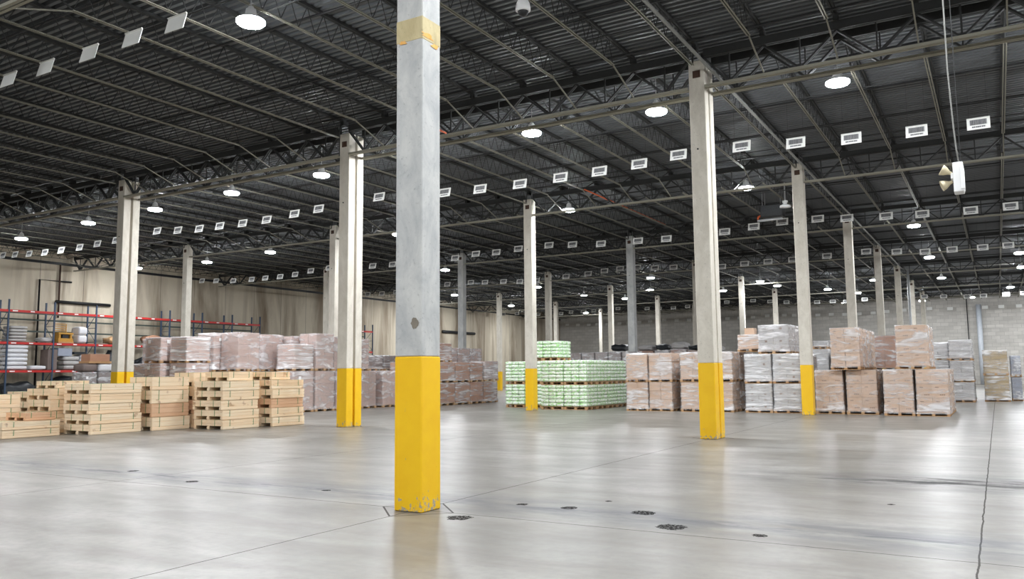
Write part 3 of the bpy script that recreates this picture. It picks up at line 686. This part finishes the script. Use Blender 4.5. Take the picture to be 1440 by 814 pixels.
def load(kind, x0, x1, y0, y1, z0, z1, label, group, film='', stk=False, grid=None, sticker=False, lean=0.0):
    global nload; nload += 1
    pn, me, gr, fl, nm = KIND[kind]; gr = grid or gr; fl = film or fl
    if film == 'none': fl = None
    cx, cy_, w_, d_ = (x0 + x1) / 2, (y0 + y1) / 2, x1 - x0, y1 - y0; ph = .13
    t = thing(nm, label, 'pallet load', (cx, cy_, z0), group, rz=random.uniform(-.008, .008) + lean)
    obj('pallet', PM, t, scale=(w_, d_, ph))
    H = z1 - z0 - ph - .006; gx, gy, gz = gr; rnd = random.Random(nload)
    ww, dd = (w_ - .05) if kind != 'green' else w_, (d_ - .05) if kind != 'green' else d_
    cw, cd, chh = ww / gx, dd / gy, H / gz
    for k in range(gz):
        for a in range(gx):
            for b_ in range(gy):
                if 0 < a < gx - 1 and 0 < b_ < gy - 1 and k < gz - 1: continue
                j1, j2 = rnd.uniform(-.006, .006), rnd.uniform(-.006, .006)
                fx = 1.04 if kind == 'green' else .992
                obj(pn, me, t, (-ww / 2 + cw * (a + .5) + j1, -dd / 2 + cd * (b_ + .5) + j2, ph + chh * k), (cw * fx, cd * fx, chh * (1.06 if kind == 'green' else .99)), rnd.uniform(-.01, .01))
    if fl: obj('stretch_wrap', rnd.choice(WR[fl]), t, (0, 0, ph - .05), (ww + .035, dd + .035, H + .066))
    if sticker:
        s = MB(); s.box(-.07, .07, -.003, .003, -.07, .07); obj('paper_label', s.mesh('paper_label', M_label), t, (-ww * .22, -dd / 2 - .03, ph + H * .82))
        obj('paper_label', bpy.data.meshes['paper_label'], t, (ww / 2 + .03, -dd * .2, ph + H * .82), rz=math.pi / 2)
    return t
TIER = {1: ['only'], 2: ['lower', 'upper'], 3: ['bottom', 'middle', 'top']}
def lane(kind, x0, x1, ys, zs, where, group, ground=True, **kw):
    """stacks along y; ys = list of (y0,y1); zs = tier boundaries"""
    for r, (ya, yb_) in enumerate(ys):
        for k in range(len(zs) - 1):
            tw = kw.get('tiers', TIER[len(zs) - 1])[k]
            pos = 'front' if r == 0 else f"{ordw(r+1)} back"
            kk = {a: b_ for a, b_ in kw.items() if a not in ('tiers', 'desc')}
            load(kind, x0, x1, ya, yb_, zs[k], zs[k + 1], f"{tw} {kw.get('desc', 'load')}, {pos}, {where}", group, **kk)
def ys(y, d, n, gap=.04): return [(y + q * (d + gap), y + q * (d + gap) + d) for q in range(n)]

# tan cartons right of the green bags
G = 'tan carton pallets in the middle row'
for q, (a, b_) in enumerate(((-13.60, -12.63), (-12.60, -11.58), (-11.22, -10.17), (-10.10, -9.08))):
    lane('tan', a, b_, ys(32.4 + (.03 if q % 2 else 0), 1.12, 3), (0, 1.2, 2.4), f"{ordw(q+1)} tan stack right of the green bags", G, desc='wrapped tan carton load')
# silver wrapped block
G = 'silver wrapped pallets left of the right yellow based column'
for q, (a, b_) in enumerate(((-8.62, -7.57), (-7.53, -6.47))):
    lane('silver', a, b_, ys(32.5, 1.12, 3), (0, 1.13, 2.27), f"{['left', 'right'][q]} silver stack before the right hand column", G, desc='silver wrapped load')
lane('silver', -8.05, -6.88, ys(32.55, 1.15, 3), (2.275, 3.40), 'topmost on the silver stacks', G, tiers=['third tier'], desc='silver wrapped load', film='md')
load('tan', -9.18, -8.14, 33.7, 34.7, 2.405, 3.10, 'low tan carton load on top of the stacks, left of the topmost silver load', 'tan carton pallets in the middle row', grid=(2, 2, 1))
t = thing('carton', 'small single carton on top of the low tan load beside the silver stacks', 'carton', (-8.72, 34.1, 3.107)); obj('box', KIND['tan'][1], t, scale=(.40, .40, .27)); tp = MB(); tp.box(-.2, .2, -.025, .025, 0.272, .275); obj('tape', tp.mesh('tape', M_label), t)
# printed cartons on the right
G = 'printed carton pallets at right'
for q, (a, b_, y) in enumerate(((-5.98, -4.97, 32.4), (-4.88, -3.80, 32.4), (-3.56, -2.57, 31.85), (-2.53, -1.50, 31.85))):
    lane('print', a, b_, ys(y, 1.15, 4), (0, 1.62), f"{ordw(q+1)} printed carton stack from the right hand column", G, tiers=['lower'], desc='printed carton load')
lane('print', -5.32, -4.30, ys(32.1, 1.05, 4, .12), (1.63, 3.17), 'on the left pair of printed stacks', G, tiers=['upper'], desc='printed carton load')
lane('print', -3.10, -2.06, ys(31.9, 1.05, 3, .12), (1.63, 3.18), 'on the right pair of printed stacks', G, tiers=['upper'], desc='printed carton load')
# loads deeper in behind the printed cartons
G = 'loads behind the printed cartons'
lane('grey', -8.05, -7.0, ys(41.8, 1.15, 2), (0, 1.35, 2.65), 'seen just right of the yellow based column behind', G, desc='grey wrapped load')
load('grey', -7.75, -7.05, 42.0, 43.0, 2.66, 3.06, 'small grey wrapped load topping the stack right of the right hand column', G)
lane('grey', -6.9, -5.85, ys(41.8, 1.15, 1), (0, 1.35, 2.5), 'between the column and the upper printed cartons', G, desc='grey wrapped load')
lane('brown', -5.05, -4.05, ys(42.0, 1.15, 2), (0, 1.6, 3.22), 'in the gap between the two upper printed loads', G, desc='brown carton load')
lane('grey', -5.82, -5.1, ys(41.0, 1.1, 1), (0, 1.3, 2.6), 'in the gap left of the brown cartons', G, desc='grey wrapped load')
# far right groups
G = 'wrapped loads at the far right'
lane('grey', -2.08, -1.05, ys(46.0, 1.12, 3), (0, .98, 2.04, 3.05), 'tall grey stack at the far right', G, desc='grey wrapped load')
lane('grey', -3.15, -2.14, ys(47.6, 1.12, 2), (0, 1.05, 2.1, 3.0), 'half hidden stack left of the tall grey one', G, desc='grey wrapped load')
lane('kraft', -.66, .44, ys(47.2, 1.1, 2), (0, 1.29, 2.54), 'kraft brown stack near the right edge', G, desc='kraft carton load')
lane('blue', .52, 1.0, ys(48.4, 1.1, 2), (0, 1.2, 2.27), 'narrow blue grey stack near the right edge', G, desc='blue grey board load')
lane('brown', 1.25, 2.3, ys(52.4, 1.1, 2), (0, 1.2, 2.25), 'at the very right edge of view', G, desc='brown carton load')
lane('brown', 2.4, 3.4, ys(52.4, 1.1, 2), (0, 1.2, 2.25), 'just beyond the right edge of view', G, desc='brown carton load')

# green and white bags
G = 'pallets of green and white bags'
for q, (a, b_) in enumerate(((-17.76, -16.64), (-16.61, -15.49))):
    lane('green', a, b_, ys(32.5, 1.08, 4, .03), (0, 1.09, 2.17), f"{['left', 'right'][q]} stack of the main green block", G, desc='pallet of green bags')
for q, (a, b_) in enumerate(((-20.45, -19.42), (-19.20, -17.88))):
    lane('green', a, b_, ys(33.9, 1.1, 2, .03), (0, 1.10, 2.18), f"{['left', 'right'][q]} stack left of the column", G, desc='pallet of green bags')
for q, (a, b_) in enumerate(((-19.27, -18.45), (-18.42, -17.60))):
    load('green', a, b_, 33.95, 35.2, 2.20, 3.12, f"topmost third tier pallet of green bags, {['left', 'right'][q]} one", G, grid=(2, 3, 5))
# dull brown row behind the green block
G = 'dull brown pallets behind the green bags'
for q in range(6):
    a = -20.9 + q * .78; lane('dark', a, a + .74, ys(40.0, 1.1, 1), (0, 1.32, 2.70), f"{ordw(q+1)} from the left behind the green bags", G, desc='dull brown carton load')
G = 'silver topped loads far behind the tan cartons'
for q, (a, b_, z1, z2, kd) in enumerate(((-21.2, -20.15, 2.95, 3.35, 'grey'), (-19.35, -18.3, 2.95, 3.25, 'brown'), (-18.2, -17.3, 2.96, 3.3, 'grey'), (-17.2, -16.2, 3.0, 3.4, 'brown'), (-16.1, -15.1, 2.9, 3.2, 'brown'), (-15.0, -14.0, 2.8, 3.1, 'grey'))):
    lane(kd, a, b_, ys(48.0, 1.1, 1), (0, 1.45, z1), f"{ordw(q+1)} from the left in the silver topped row", G, desc='wrapped load', film='md')
    s = bag_mesh('crumpled_wrap_bundle', M_f_hv) ; bm = bmesh.new(); bm.from_mesh(s); rr = random.Random(q)
    for v in bm.verts: v.co += Vector((rr.uniform(-.06, .06), rr.uniform(-.06, .06), rr.uniform(-.12, .12)))
    bm.to_mesh(s); bm.free(); s.materials.clear(); s.materials.append(M_slv if q % 2 else M_blackwrap)
    o = obj('wrapped_bundle', s, None, ((a + b_) / 2, 48.5, z1 + .02), (b_ - a - .14, .95, z2 - z1)); tag(o, f"crumpled {'grey' if q % 2 else 'dark'} plastic bundle lying on the {ordw(q+1)} load of the silver topped row", 'plastic bundle', 'crumpled bundles on the silver topped row')

# brown block seen right of the nearest column
G = 'brown carton pallets right of the nearest column'
for q, (ya, yb_) in enumerate(((33.1, 34.5), (34.55, 35.95), (36.0, 37.37), (37.42, 38.68), (38.75, 40.2))):
    zt = 2.24 if q < 4 else 1.2
    for c_ in range(2):
        a = -25.85 - c_ * 1.1
        for k, (z0, z1) in enumerate(((0, 1.17), (1.18, 2.24))):
            if q == 4 and k == 1: continue
            load('brown', a, a + 1.05, ya, yb_, z0, z1, f"{TIER[2][k]} brown load, {ordw(q+1)} along, {['front', 'rear'][c_]} file, right of the nearest column", G, grid=(2, 2, 2))
load('pink', -25.75, -24.75, 38.8, 40.2, 1.21, 2.32, 'pinkish silver wrapped load at the right end of the brown row', G, film='hv', grid=(2, 2, 2))
for q, ya in enumerate((33.2, 34.85)):
    load('brown', -26.6, -25.3, ya, ya + 1.5, 2.26, 3.25, f"third tier brown load just right of the nearest column, {['left', 'right'][q]} one", G, grid=(2, 2, 2))
for q, ya in enumerate((38.2, 39.5, 40.8)):
    load('pink', -28.15, -27.05, ya, ya + 1.25, 0, 1.5, f"lower pinkish load behind the brown row, {ordw(q+1)} from the left", G, grid=(2, 2, 2))
    load('pink', -28.15, -27.05, ya, ya + 1.25, 1.51, 3.12, f"upper pinkish load behind the brown row, {ordw(q+1)} from the left", G, grid=(2, 2, 2))

# pinkish carton block on the left
G = 'pinkish wrapped pallets on the left'
FR = [(25.9, 27.15), (27.25, 28.5), (28.6, 29.5), (30.35, 31.45), (31.95, 33.1)]
for q, (ya, yb_) in enumerate(FR):
    load('pink', -27.47, -26.42, ya, yb_, 0, 1.81, f"lower wrapped load on the aisle edge, {ordw(q+1)} from the left, beyond the crates", G, sticker=q == 0)
    if q: load('pink', -28.6, -27.55, ya, yb_, 0, 1.81, f"lower wrapped load behind the {ordw(q+1)} one on the aisle edge", G)
load('pink', -27.47, -26.42, 25.9, 27.1, 1.82, 2.98, 'bulky white wrapped load above the right crate stack', G, film='hv', grid=(2, 2, 2))
load('pink', -27.47, -26.42, 27.25, 28.42, 1.82, 3.50, 'tall upper load with clean corner left of the twin columns', G)
load('pink', -27.7, -26.62, 28.65, 29.6, 1.82, 3.40, 'tall upper load hidden behind the left twin columns', G)
load('pink', -28.7, -27.62, 26.9, 28.0, 1.82, 3.40, 'upper load behind the bulky white wrapped one', G)
load('pink', -27.50, -26.42, 29.95, 30.9, 1.82, 3.35, 'tall upper load peeping out right of the left twin columns', G, film='md')
for q, ya in enumerate((31.2, 32.4, 33.6)):
    if q == 2: load('dark', -28.9, -27.8, ya, ya + 1.1, 0, 1.81, 'lower dull load left of the nearest column, set back', G, film='lt')
    load('dark', -28.8, -27.7, ya, ya + 1.1, 1.82, 2.62, f"low upper dull load left of the nearest column, {ordw(q+1)} one", G, grid=(2, 2, 2))
UP = [(-29.62, -28.57, 23.4, 24.5, 'first'), (-28.52, -27.42, 23.7, 24.9, 'second'), (-29.07, -28.02, 25.6, 26.8, 'third')]
for a, b_, ya, yb_, nm in UP:
    load('pink', a, b_, ya, yb_, 0, 1.80, f"lower wrapped load under the {nm} tall one above the crates", G, sticker=True)
    load('pink', a, b_, ya, yb_, 1.81, 3.45, f"{nm} tall upper wrapped load above the crates, from the left", G, sticker=nm == 'first', film='hv' if nm == 'first' else 'md')
for q, (a, b_, ya) in enumerate(((-29.95, -28.92, 21.1), (-28.75, -27.72, 21.4), (-31.1, -30.05, 21.2))):
    load('pink', a, b_, ya, ya + 1.15, 0, 1.08, f"bottom load of the {ordw(q+1)} stack beside the left crates", G)
    load('pink', a, b_, ya, ya + 1.15, 1.09, 2.15, f"second tier load of the {ordw(q+1)} stack beside the left crates", G, sticker=True, grid=(2, 2, 2))
    if q < 2: load('pink', a, b_, ya, ya + 1.15, 2.16, 3.20, f"top load of the {ordw(q+1)} stack beside the left crates", G, film='hv' if q else 'md', sticker=q == 0)
for q, (a, ya) in enumerate(((-30.0, 22.9), (-31.2, 22.6), (-29.9, 27.0), (-30.2, 24.7))):
    load('pink', a - 1.05, a, ya, ya + 1.1, 0, 1.7, f"lower load of the {ordw(q+1)} inner stack of the left block", G)
    load('pink', a - 1.05, a, ya, ya + 1.1, 1.71, 3.25, f"upper load of the {ordw(q+1)} inner stack of the left block", G)
# low loads behind the crates left of the twin columns
G = 'low cartons before the rack'
for q, (ya, yb_) in enumerate(((28.45, 29.33), (29.42, 30.35))):
    load('dark', -47.1, -46.0, ya, yb_, 0, 1.93, f"dull low load before the rack, {['left', 'right'][q]} one beside the leftmost twin columns", G, sticker=q == 0)
    s = bag_mesh('sack_pile', M_sack if q else M_dark); o = obj('sack_bundle', s, None, (-46.5, (ya + yb_) / 2, 1.93), (1.0, .85, .52)); tag(o, f"{['brown', 'white'][q]} sack bundle on the {['left', 'right'][q]} low load before the rack", 'sack')
t = thing('carton', 'reddish brown long carton on the sack bundles before the rack', 'carton', (-46.5, 29.5, 2.58)); obj('box', KIND['brown'][1], t, scale=(.9, 1.25, .42))
tp = MB(); tp.box(-.46, .46, -.02, .02, .424, .428); obj('tape', tp.mesh('tape2', M_label), t)
pb = MB(); pb.box(-.5, .5, -.72, .72, -.13, 0); obj('board', pb.mesh('board', M_pallet), t)

# ------------------------------------------------------------ wooden crates
def crate(x0, x1, y0, y1, z0, h, label, mat=None, slots=True, group='pine crates stacked at the left'):
    mat = mat or M_crate
    t = thing('wooden_crate', label, 'crate', ((x0 + x1) / 2, (y0 + y1) / 2, z0), group, rz=random.uniform(-.015, .015))
    w_, d_ = (x1 - x0) / 2, (y1 - y0) / 2; rh = min(.12, h * .37) if slots else .03; h2 = h - .006
    c = MB(); c.box(-w_ + .02, w_ - .02, -d_ + .02, d_ - .02, rh, h2 - .02)
    zm = (rh + h2) / 2 + random.uniform(-.02, .02)
    for za, zb in ((rh, zm - .003), (zm + .003, h2)):     # boards round the sides
        c.box(-w_, w_, -d_, -d_ + .02, za, zb); c.box(-w_, w_, d_ - .02, d_, za, zb)
        c.box(-w_, -w_ + .02, -d_ + .021, d_ - .021, za, zb); c.box(w_ - .02, w_, -d_ + .021, d_ - .021, za, zb)
    obj('crate_box', c.mesh('crate_box', mat, bevel=.004), t)
    n = 5; bw = 2 * d_ / n; c = MB()
    for q in range(n): c.box(-w_ - .004, w_ + .004, -d_ + q * bw + .003, -d_ + (q + 1) * bw - .003, h2 - .018, h2)
    obj('lid_boards', c.mesh('lid_boards', mat), t)
    rw = .10
    for xx in ((-w_ + .012, -w_ + rw), (-rw / 2, rw / 2), (w_ - rw, w_ - .012)):
        c = MB(); c.box(xx[0], xx[1], -d_ + .01, d_ - .01, 0, rh); c.box(xx[0] + (.0 if xx[0] > 0 else -.012), xx[1] + (.012 if xx[0] > 0 else 0), -d_, d_, rh * .12, rh * .8); obj('runner', c.mesh('runner', mat, bevel=.005), t)
    for yy in (-d_ * .62, d_ * .66):
        c = MB(); c.box(-w_ - .006, w_ + .006, yy - .009, yy + .009, rh * .9, h2 + .003)
        obj('strap', c.mesh('strap', M_strap), t)
    c = MB(); xx = w_ * .45
    for s in (-1, 1): c.box(s * xx - .009, s * xx + .009, -d_ - .006, d_ + .006, rh * .98, h2 + .003)
    obj('long_strap', c.mesh('long_strap', M_strap), t)
def crates(x0, x1, y0, y1, z1, n, where, mats=None, z0=0.0, jit=.03, only=None):
    h = (z1 - z0) / n
    for k in range(n):
        a, b_ = random.uniform(-jit, jit), random.uniform(-jit, jit)
        crate(x0 + a, x1 + a, y0 + b_, y1 + b_, z0 + k * h, h, f"pine crate, {ordw(k+1)} from the bottom of {where}", (mats or {}).get(k))
crates(-23.25, -22.0, 13.85, 15.45, 1.43, 5, 'the wide stack left of the twin columns')
crates(-22.95, -21.89, 15.73, 17.05, 1.61, 4, 'the four high stack in the middle', {1: M_craterd})
crates(-22.9, -21.95, 17.25, 18.6, 1.74, 4, 'the narrow stack set back in the middle', {1: M_craterd})
crates(-21.50, -20.20, 16.92, 18.35, 1.46, 5, 'the nearest five high stack')
crate(-21.55, -20.45, 17.35, 18.3, 1.462, .29, 'pine crate topping the nearest five high stack, set back')
crates(-21.05, -19.9, 18.62, 20.0, 1.48, 5, 'the rightmost crate stack', {2: M_craterd})
crate(-21.1, -20.1, 18.75, 19.55, 1.482, .26, 'single pine crate topping the rightmost crate stack')
crate(-24.1, -22.8, 11.95, 13.5, 0, .22, 'low pine crate on the floor at the left edge of view')
crate(-24.1, -22.82, 11.93, 13.5, .222, .22, 'pine crate lying on the lowest left edge crate')
crate(-23.9, -22.95, 12.6, 13.45, .444, .22, 'reddish crate on the two low crates at the left edge', M_craterd)
crates(-25.5, -24.35, 11.6, 13.2, 1.15, 3, 'the stack cut off by the left edge')
crates(-24.9, -23.7, 13.7, 15.0, 1.30, 4, 'the stack behind the low left crates')
crate(-24.8, -23.75, 13.9, 14.9, 1.302, .22, 'pine crate on top of the stack behind the low left crates')
crates(-26.5, -25.3, 14.0, 15.3, 1.2, 4, 'the rear left stack')

# ------------------------------------------------------------ pallet rack along the left wall
def rack(yposts, levels, label, name='pallet_rack'):
    xf, xb = -50.3, -51.25; ya, yb_ = yposts[0], yposts[-1]
    t = thing(name, label, 'pallet rack', (xf, ya, 0))
    fm = MB()
    for xx in (0, xb - xf): fm.box(xx - .045, xx + .045, -.04, .04, 0, 6.3)
    z = .3; s = 1
    while z < 6.2:
        fm.bar((0, 0, z), (xb - xf, 0, z), .03)
        if z + .9 < 6.3: fm.bar((0, 0, z) if s > 0 else (xb - xf, 0, z), (xb - xf, 0, z + .9) if s > 0 else (0, 0, z + .9), .025); s = -s
        z += .9
    me = fm.mesh('upright_frame', M_post)
    for y in yposts: obj('upright_frame', me, t, (0, y - ya, 0))
    for zz in (5.20, 4.48):
        c = MB(); c.box(xb - xf - .05, xb - xf + .01, 0, yb_ - ya, zz - .05, zz + .05); obj('rear_rail', c.mesh('rear_rail', M_rear), t)
    for lv, upto in levels:
        P = [y for y in yposts if y <= upto + .01]
        for a, b2 in zip(P[:-1], P[1:]):
            c = MB(); c.box(-.02, .05, a - ya + .05, b2 - ya - .05, lv - .07, lv + .07); c.box(.05, .054, (a + b2) / 2 - ya - .12, (a + b2) / 2 - ya + .12, lv - .03, lv + .035, 1)
            c.box(.05, .054, a - ya + .2, a - ya + .5, lv - .03, lv + .035, 1)
            obj('front_beam', c.mesh('front_beam', [M_beam, M_label]), t)['label'] = 'red beam with white labels'
            c = MB(); c.box(xb - xf - .05, xb - xf + .02, a - ya + .05, b2 - ya - .05, lv - .07, lv + .07); obj('rear_beam', c.mesh('rear_beam', M_rear), t)
            if lv < 5:
                c = MB()
                for q in range(9): yy = a - ya + .15 + q * (b2 - a - .3) / 8; c.bar((0, yy, lv + .07), (xb - xf, yy, lv + .07), .03, .012)
                obj('shelf_bars', c.mesh('shelf_bars', M_rear), t)
    return t
YP = [45.6 - 2.75 * q for q in range(11)][::-1]
rack(YP, ((5.62, 45.6), (3.70, 40.1), (2.02, 31.85)), 'long blue and red pallet rack against the left wall')
rack([56.4, 59.25], ((5.62, 59.3), (3.72, 59.3)), 'short isolated rack bay seen between the columns', 'pallet_rack')

def sackpile(x, y, z, w_, d_, h, n, label, mat=M_sack):
    t = thing('sack_stack', label, 'sack stack', (x, y, z)); me = bag_mesh('sack', mat)
    for k in range(n): obj('sack', me, t, (random.uniform(-.02, .02), random.uniform(-.02, .02), k * h / n), (w_, d_, h / n * 1.05))
RZ1, RZ2 = 2.11, 3.785
sackpile(-50.75, 27.0, RZ2, .9, .95, .95, 5, 'grey striped sack stack on the middle rack level at the left edge', M_slv)
sackpile(-50.75, 26.95, RZ1, .9, 1.25, 1.50, 6, 'tall white sack stack on the lower rack level at the left edge')
sackpile(-50.75, 28.3, RZ1, .8, .9, .25, 1, 'flat white sacks on the lower rack level beside the tall white stack')
sackpile(-50.75, 31.0, RZ2, .8, .55, 1.05, 2, 'tall white bulk bag on the middle rack level right of the yellow machine')
sackpile(-50.75, 30.35, RZ1, .9, .0 + 1.0, .85, 3, 'grey sacks on the lower rack level under the yellow machine', M_slv)
sackpile(-50.75, 31.2, RZ1, .9, .6, .95, 4, 'white sacks on the lower rack level right of the grey sacks')
t = thing('machine_part', 'yellow machine frame standing on the middle rack level', 'machine', (-50.75, 29.95, RZ2))
c = MB(); c.box(-.35, .35, -.48, .48, .08, .30); c.box(-.3, .3, -.42, -.30, .3, .55); c.box(-.3, .3, .30, .42, .3, .55); c.box(-.35, .35, -.48, .48, .55, .66); obj('body', c.mesh('machine_body', M_lift, bevel=.01), t)
c = MB(); c.box(-.3, .3, -.2, .2, .3, .52); obj('engine', c.mesh('engine', M_black), t)
c = MB()
for q in range(4): c.bar((-.3, -.38, .8 + q * .14), (-.3, .38, .8 + q * .14), .04)
for s in (-.38, .38): c.bar((-.3, s, .66), (-.3, s, 1.24), .04)
obj('guard', c.mesh('guard', M_lift), t)
c = MB(); c.box(-.4, .4, -.5, .5, 0, .08); obj('skid', c.mesh('skid', M_pallet), t)
def clump(x, y, z, sx, sy, sz, mat, label, cat='bundle', seed=0):
    s = bag_mesh('crumpled_bundle', mat); bm = bmesh.new(); bm.from_mesh(s); rr = random.Random(seed)
    for v in bm.verts: v.co += Vector((rr.uniform(-.05, .05), rr.uniform(-.05, .05), rr.uniform(-.1, .1)))
    zmin = min(v.co.z for v in bm.verts)
    for v in bm.verts: v.co.z -= zmin
    bm.to_mesh(s); bm.free(); o = obj('wrapped_bundle', s, None, (x, y, z), (sx, sy, sz)); tag(o, label, cat); return o
clump(-50.75, 28.75, RZ2, .8, .7, .28, M_slv, 'low grey bundle on the middle rack level left of the yellow machine', seed=3)
clump(-50.75, 33.4, RZ2, .8, 1.0, .45, M_pallet, 'brown bundle on the middle rack level just left of the leftmost columns', seed=4)
clump(-50.75, 36.3, RZ2, .8, 1.2, .6, M_brown, 'brown bundle on the middle rack level right of the leftmost columns', seed=5)
for q, (y_, z_, d_, h_, m_, nm) in enumerate(((29.9, RZ1 + .86, .9, .5, M_blue, 'blue grey carton on the grey sacks of the lower rack level'), (30.9, RZ1 + .98, .8, .16, M_blackwrap, 'flat dark carton on the white sacks of the lower rack level'), (29.12, RZ1, .58, 1.25, M_dark, 'dull brown tall carton on the lower rack level by the upright'))):
    t = thing('carton', nm, 'carton', (-50.75, y_, z_)); obj('box', carton_mesh('rack_carton', m_), t, scale=(.85, d_, h_)); tp = MB(); tp.box(-.42, .42, -.02, .02, h_ + .001, h_ + .004); obj('tape', tp.mesh('tape3', M_label), t)
clump(-50.75, 27.2, 0, .9, 1.8, 1.2, M_blackwrap, 'black bundle on the floor under the rack at the left edge', seed=6)
clump(-50.75, 30.2, 0, .8, 2.0, 1.45, M_blackwrap, 'long black bundle on the floor under the rack', seed=7)
clump(-50.6, 33.6, 0, .9, 2.0, 2.9, M_blackwrap, 'tall black tarpaulin heap under the rack left of the leftmost columns', seed=8)
clump(-50.6, 36.2, 0, .9, 2.4, 2.6, M_blackwrap, 'tall black tarpaulin heap under the rack right of the leftmost columns', seed=9)

# pipework and fittings on the walls
def pipe(pts, r, mat, label, name='wall_pipe'):
    p = MB(); p.tube(pts, r, 8); o = obj(name, p.mesh(name, mat, smooth=True)); tag(o, label, 'pipe')
XW = XL + .14
pipe([(XW, 29.3, 0), (XW, 29.3, 7.9), (XW, 31.4, 7.9)], .06, M_black, 'black pipe climbing the left wall and turning right')
pipe([(XW, 30.6, 5.5), (XW, 30.6, 9.0)], .06, M_rust, 'rusty vertical pipe on the left wall above the rack')
pipe([(XW, 30.4, 6.55), (XW, 34.2, 6.55)], .10, M_black, 'thick black horizontal roll on the left wall above the rack')
pipe([(XW, 73.6, 6.3), (XW, 80.0, 6.3)], .16, M_black, 'black bar on the left wall far away right of the nearest column')
pipe([(XW, 56.6, 0), (XW, 56.6, 9.0)], .09, M_black, 'dark vertical downpipe on the left wall near the left twin columns')
pipe([(-1.45, YF - .35, 0), (-1.45, YF - .35, 8.6)], .26, M_polegrey, 'wide grey downpipe on the far block wall at right')
pipe([(-2.55, YF - .2, 0), (-2.55, YF - .2, 9.3)], .05, M_black, 'thin dark pipe on the far block wall left of the wide grey one')
pipe([(-5.35, 66.8, 0), (-5.35, 66.8, 9.0)], .09, M_galv, 'thin grey drop pipe beside the far columns')
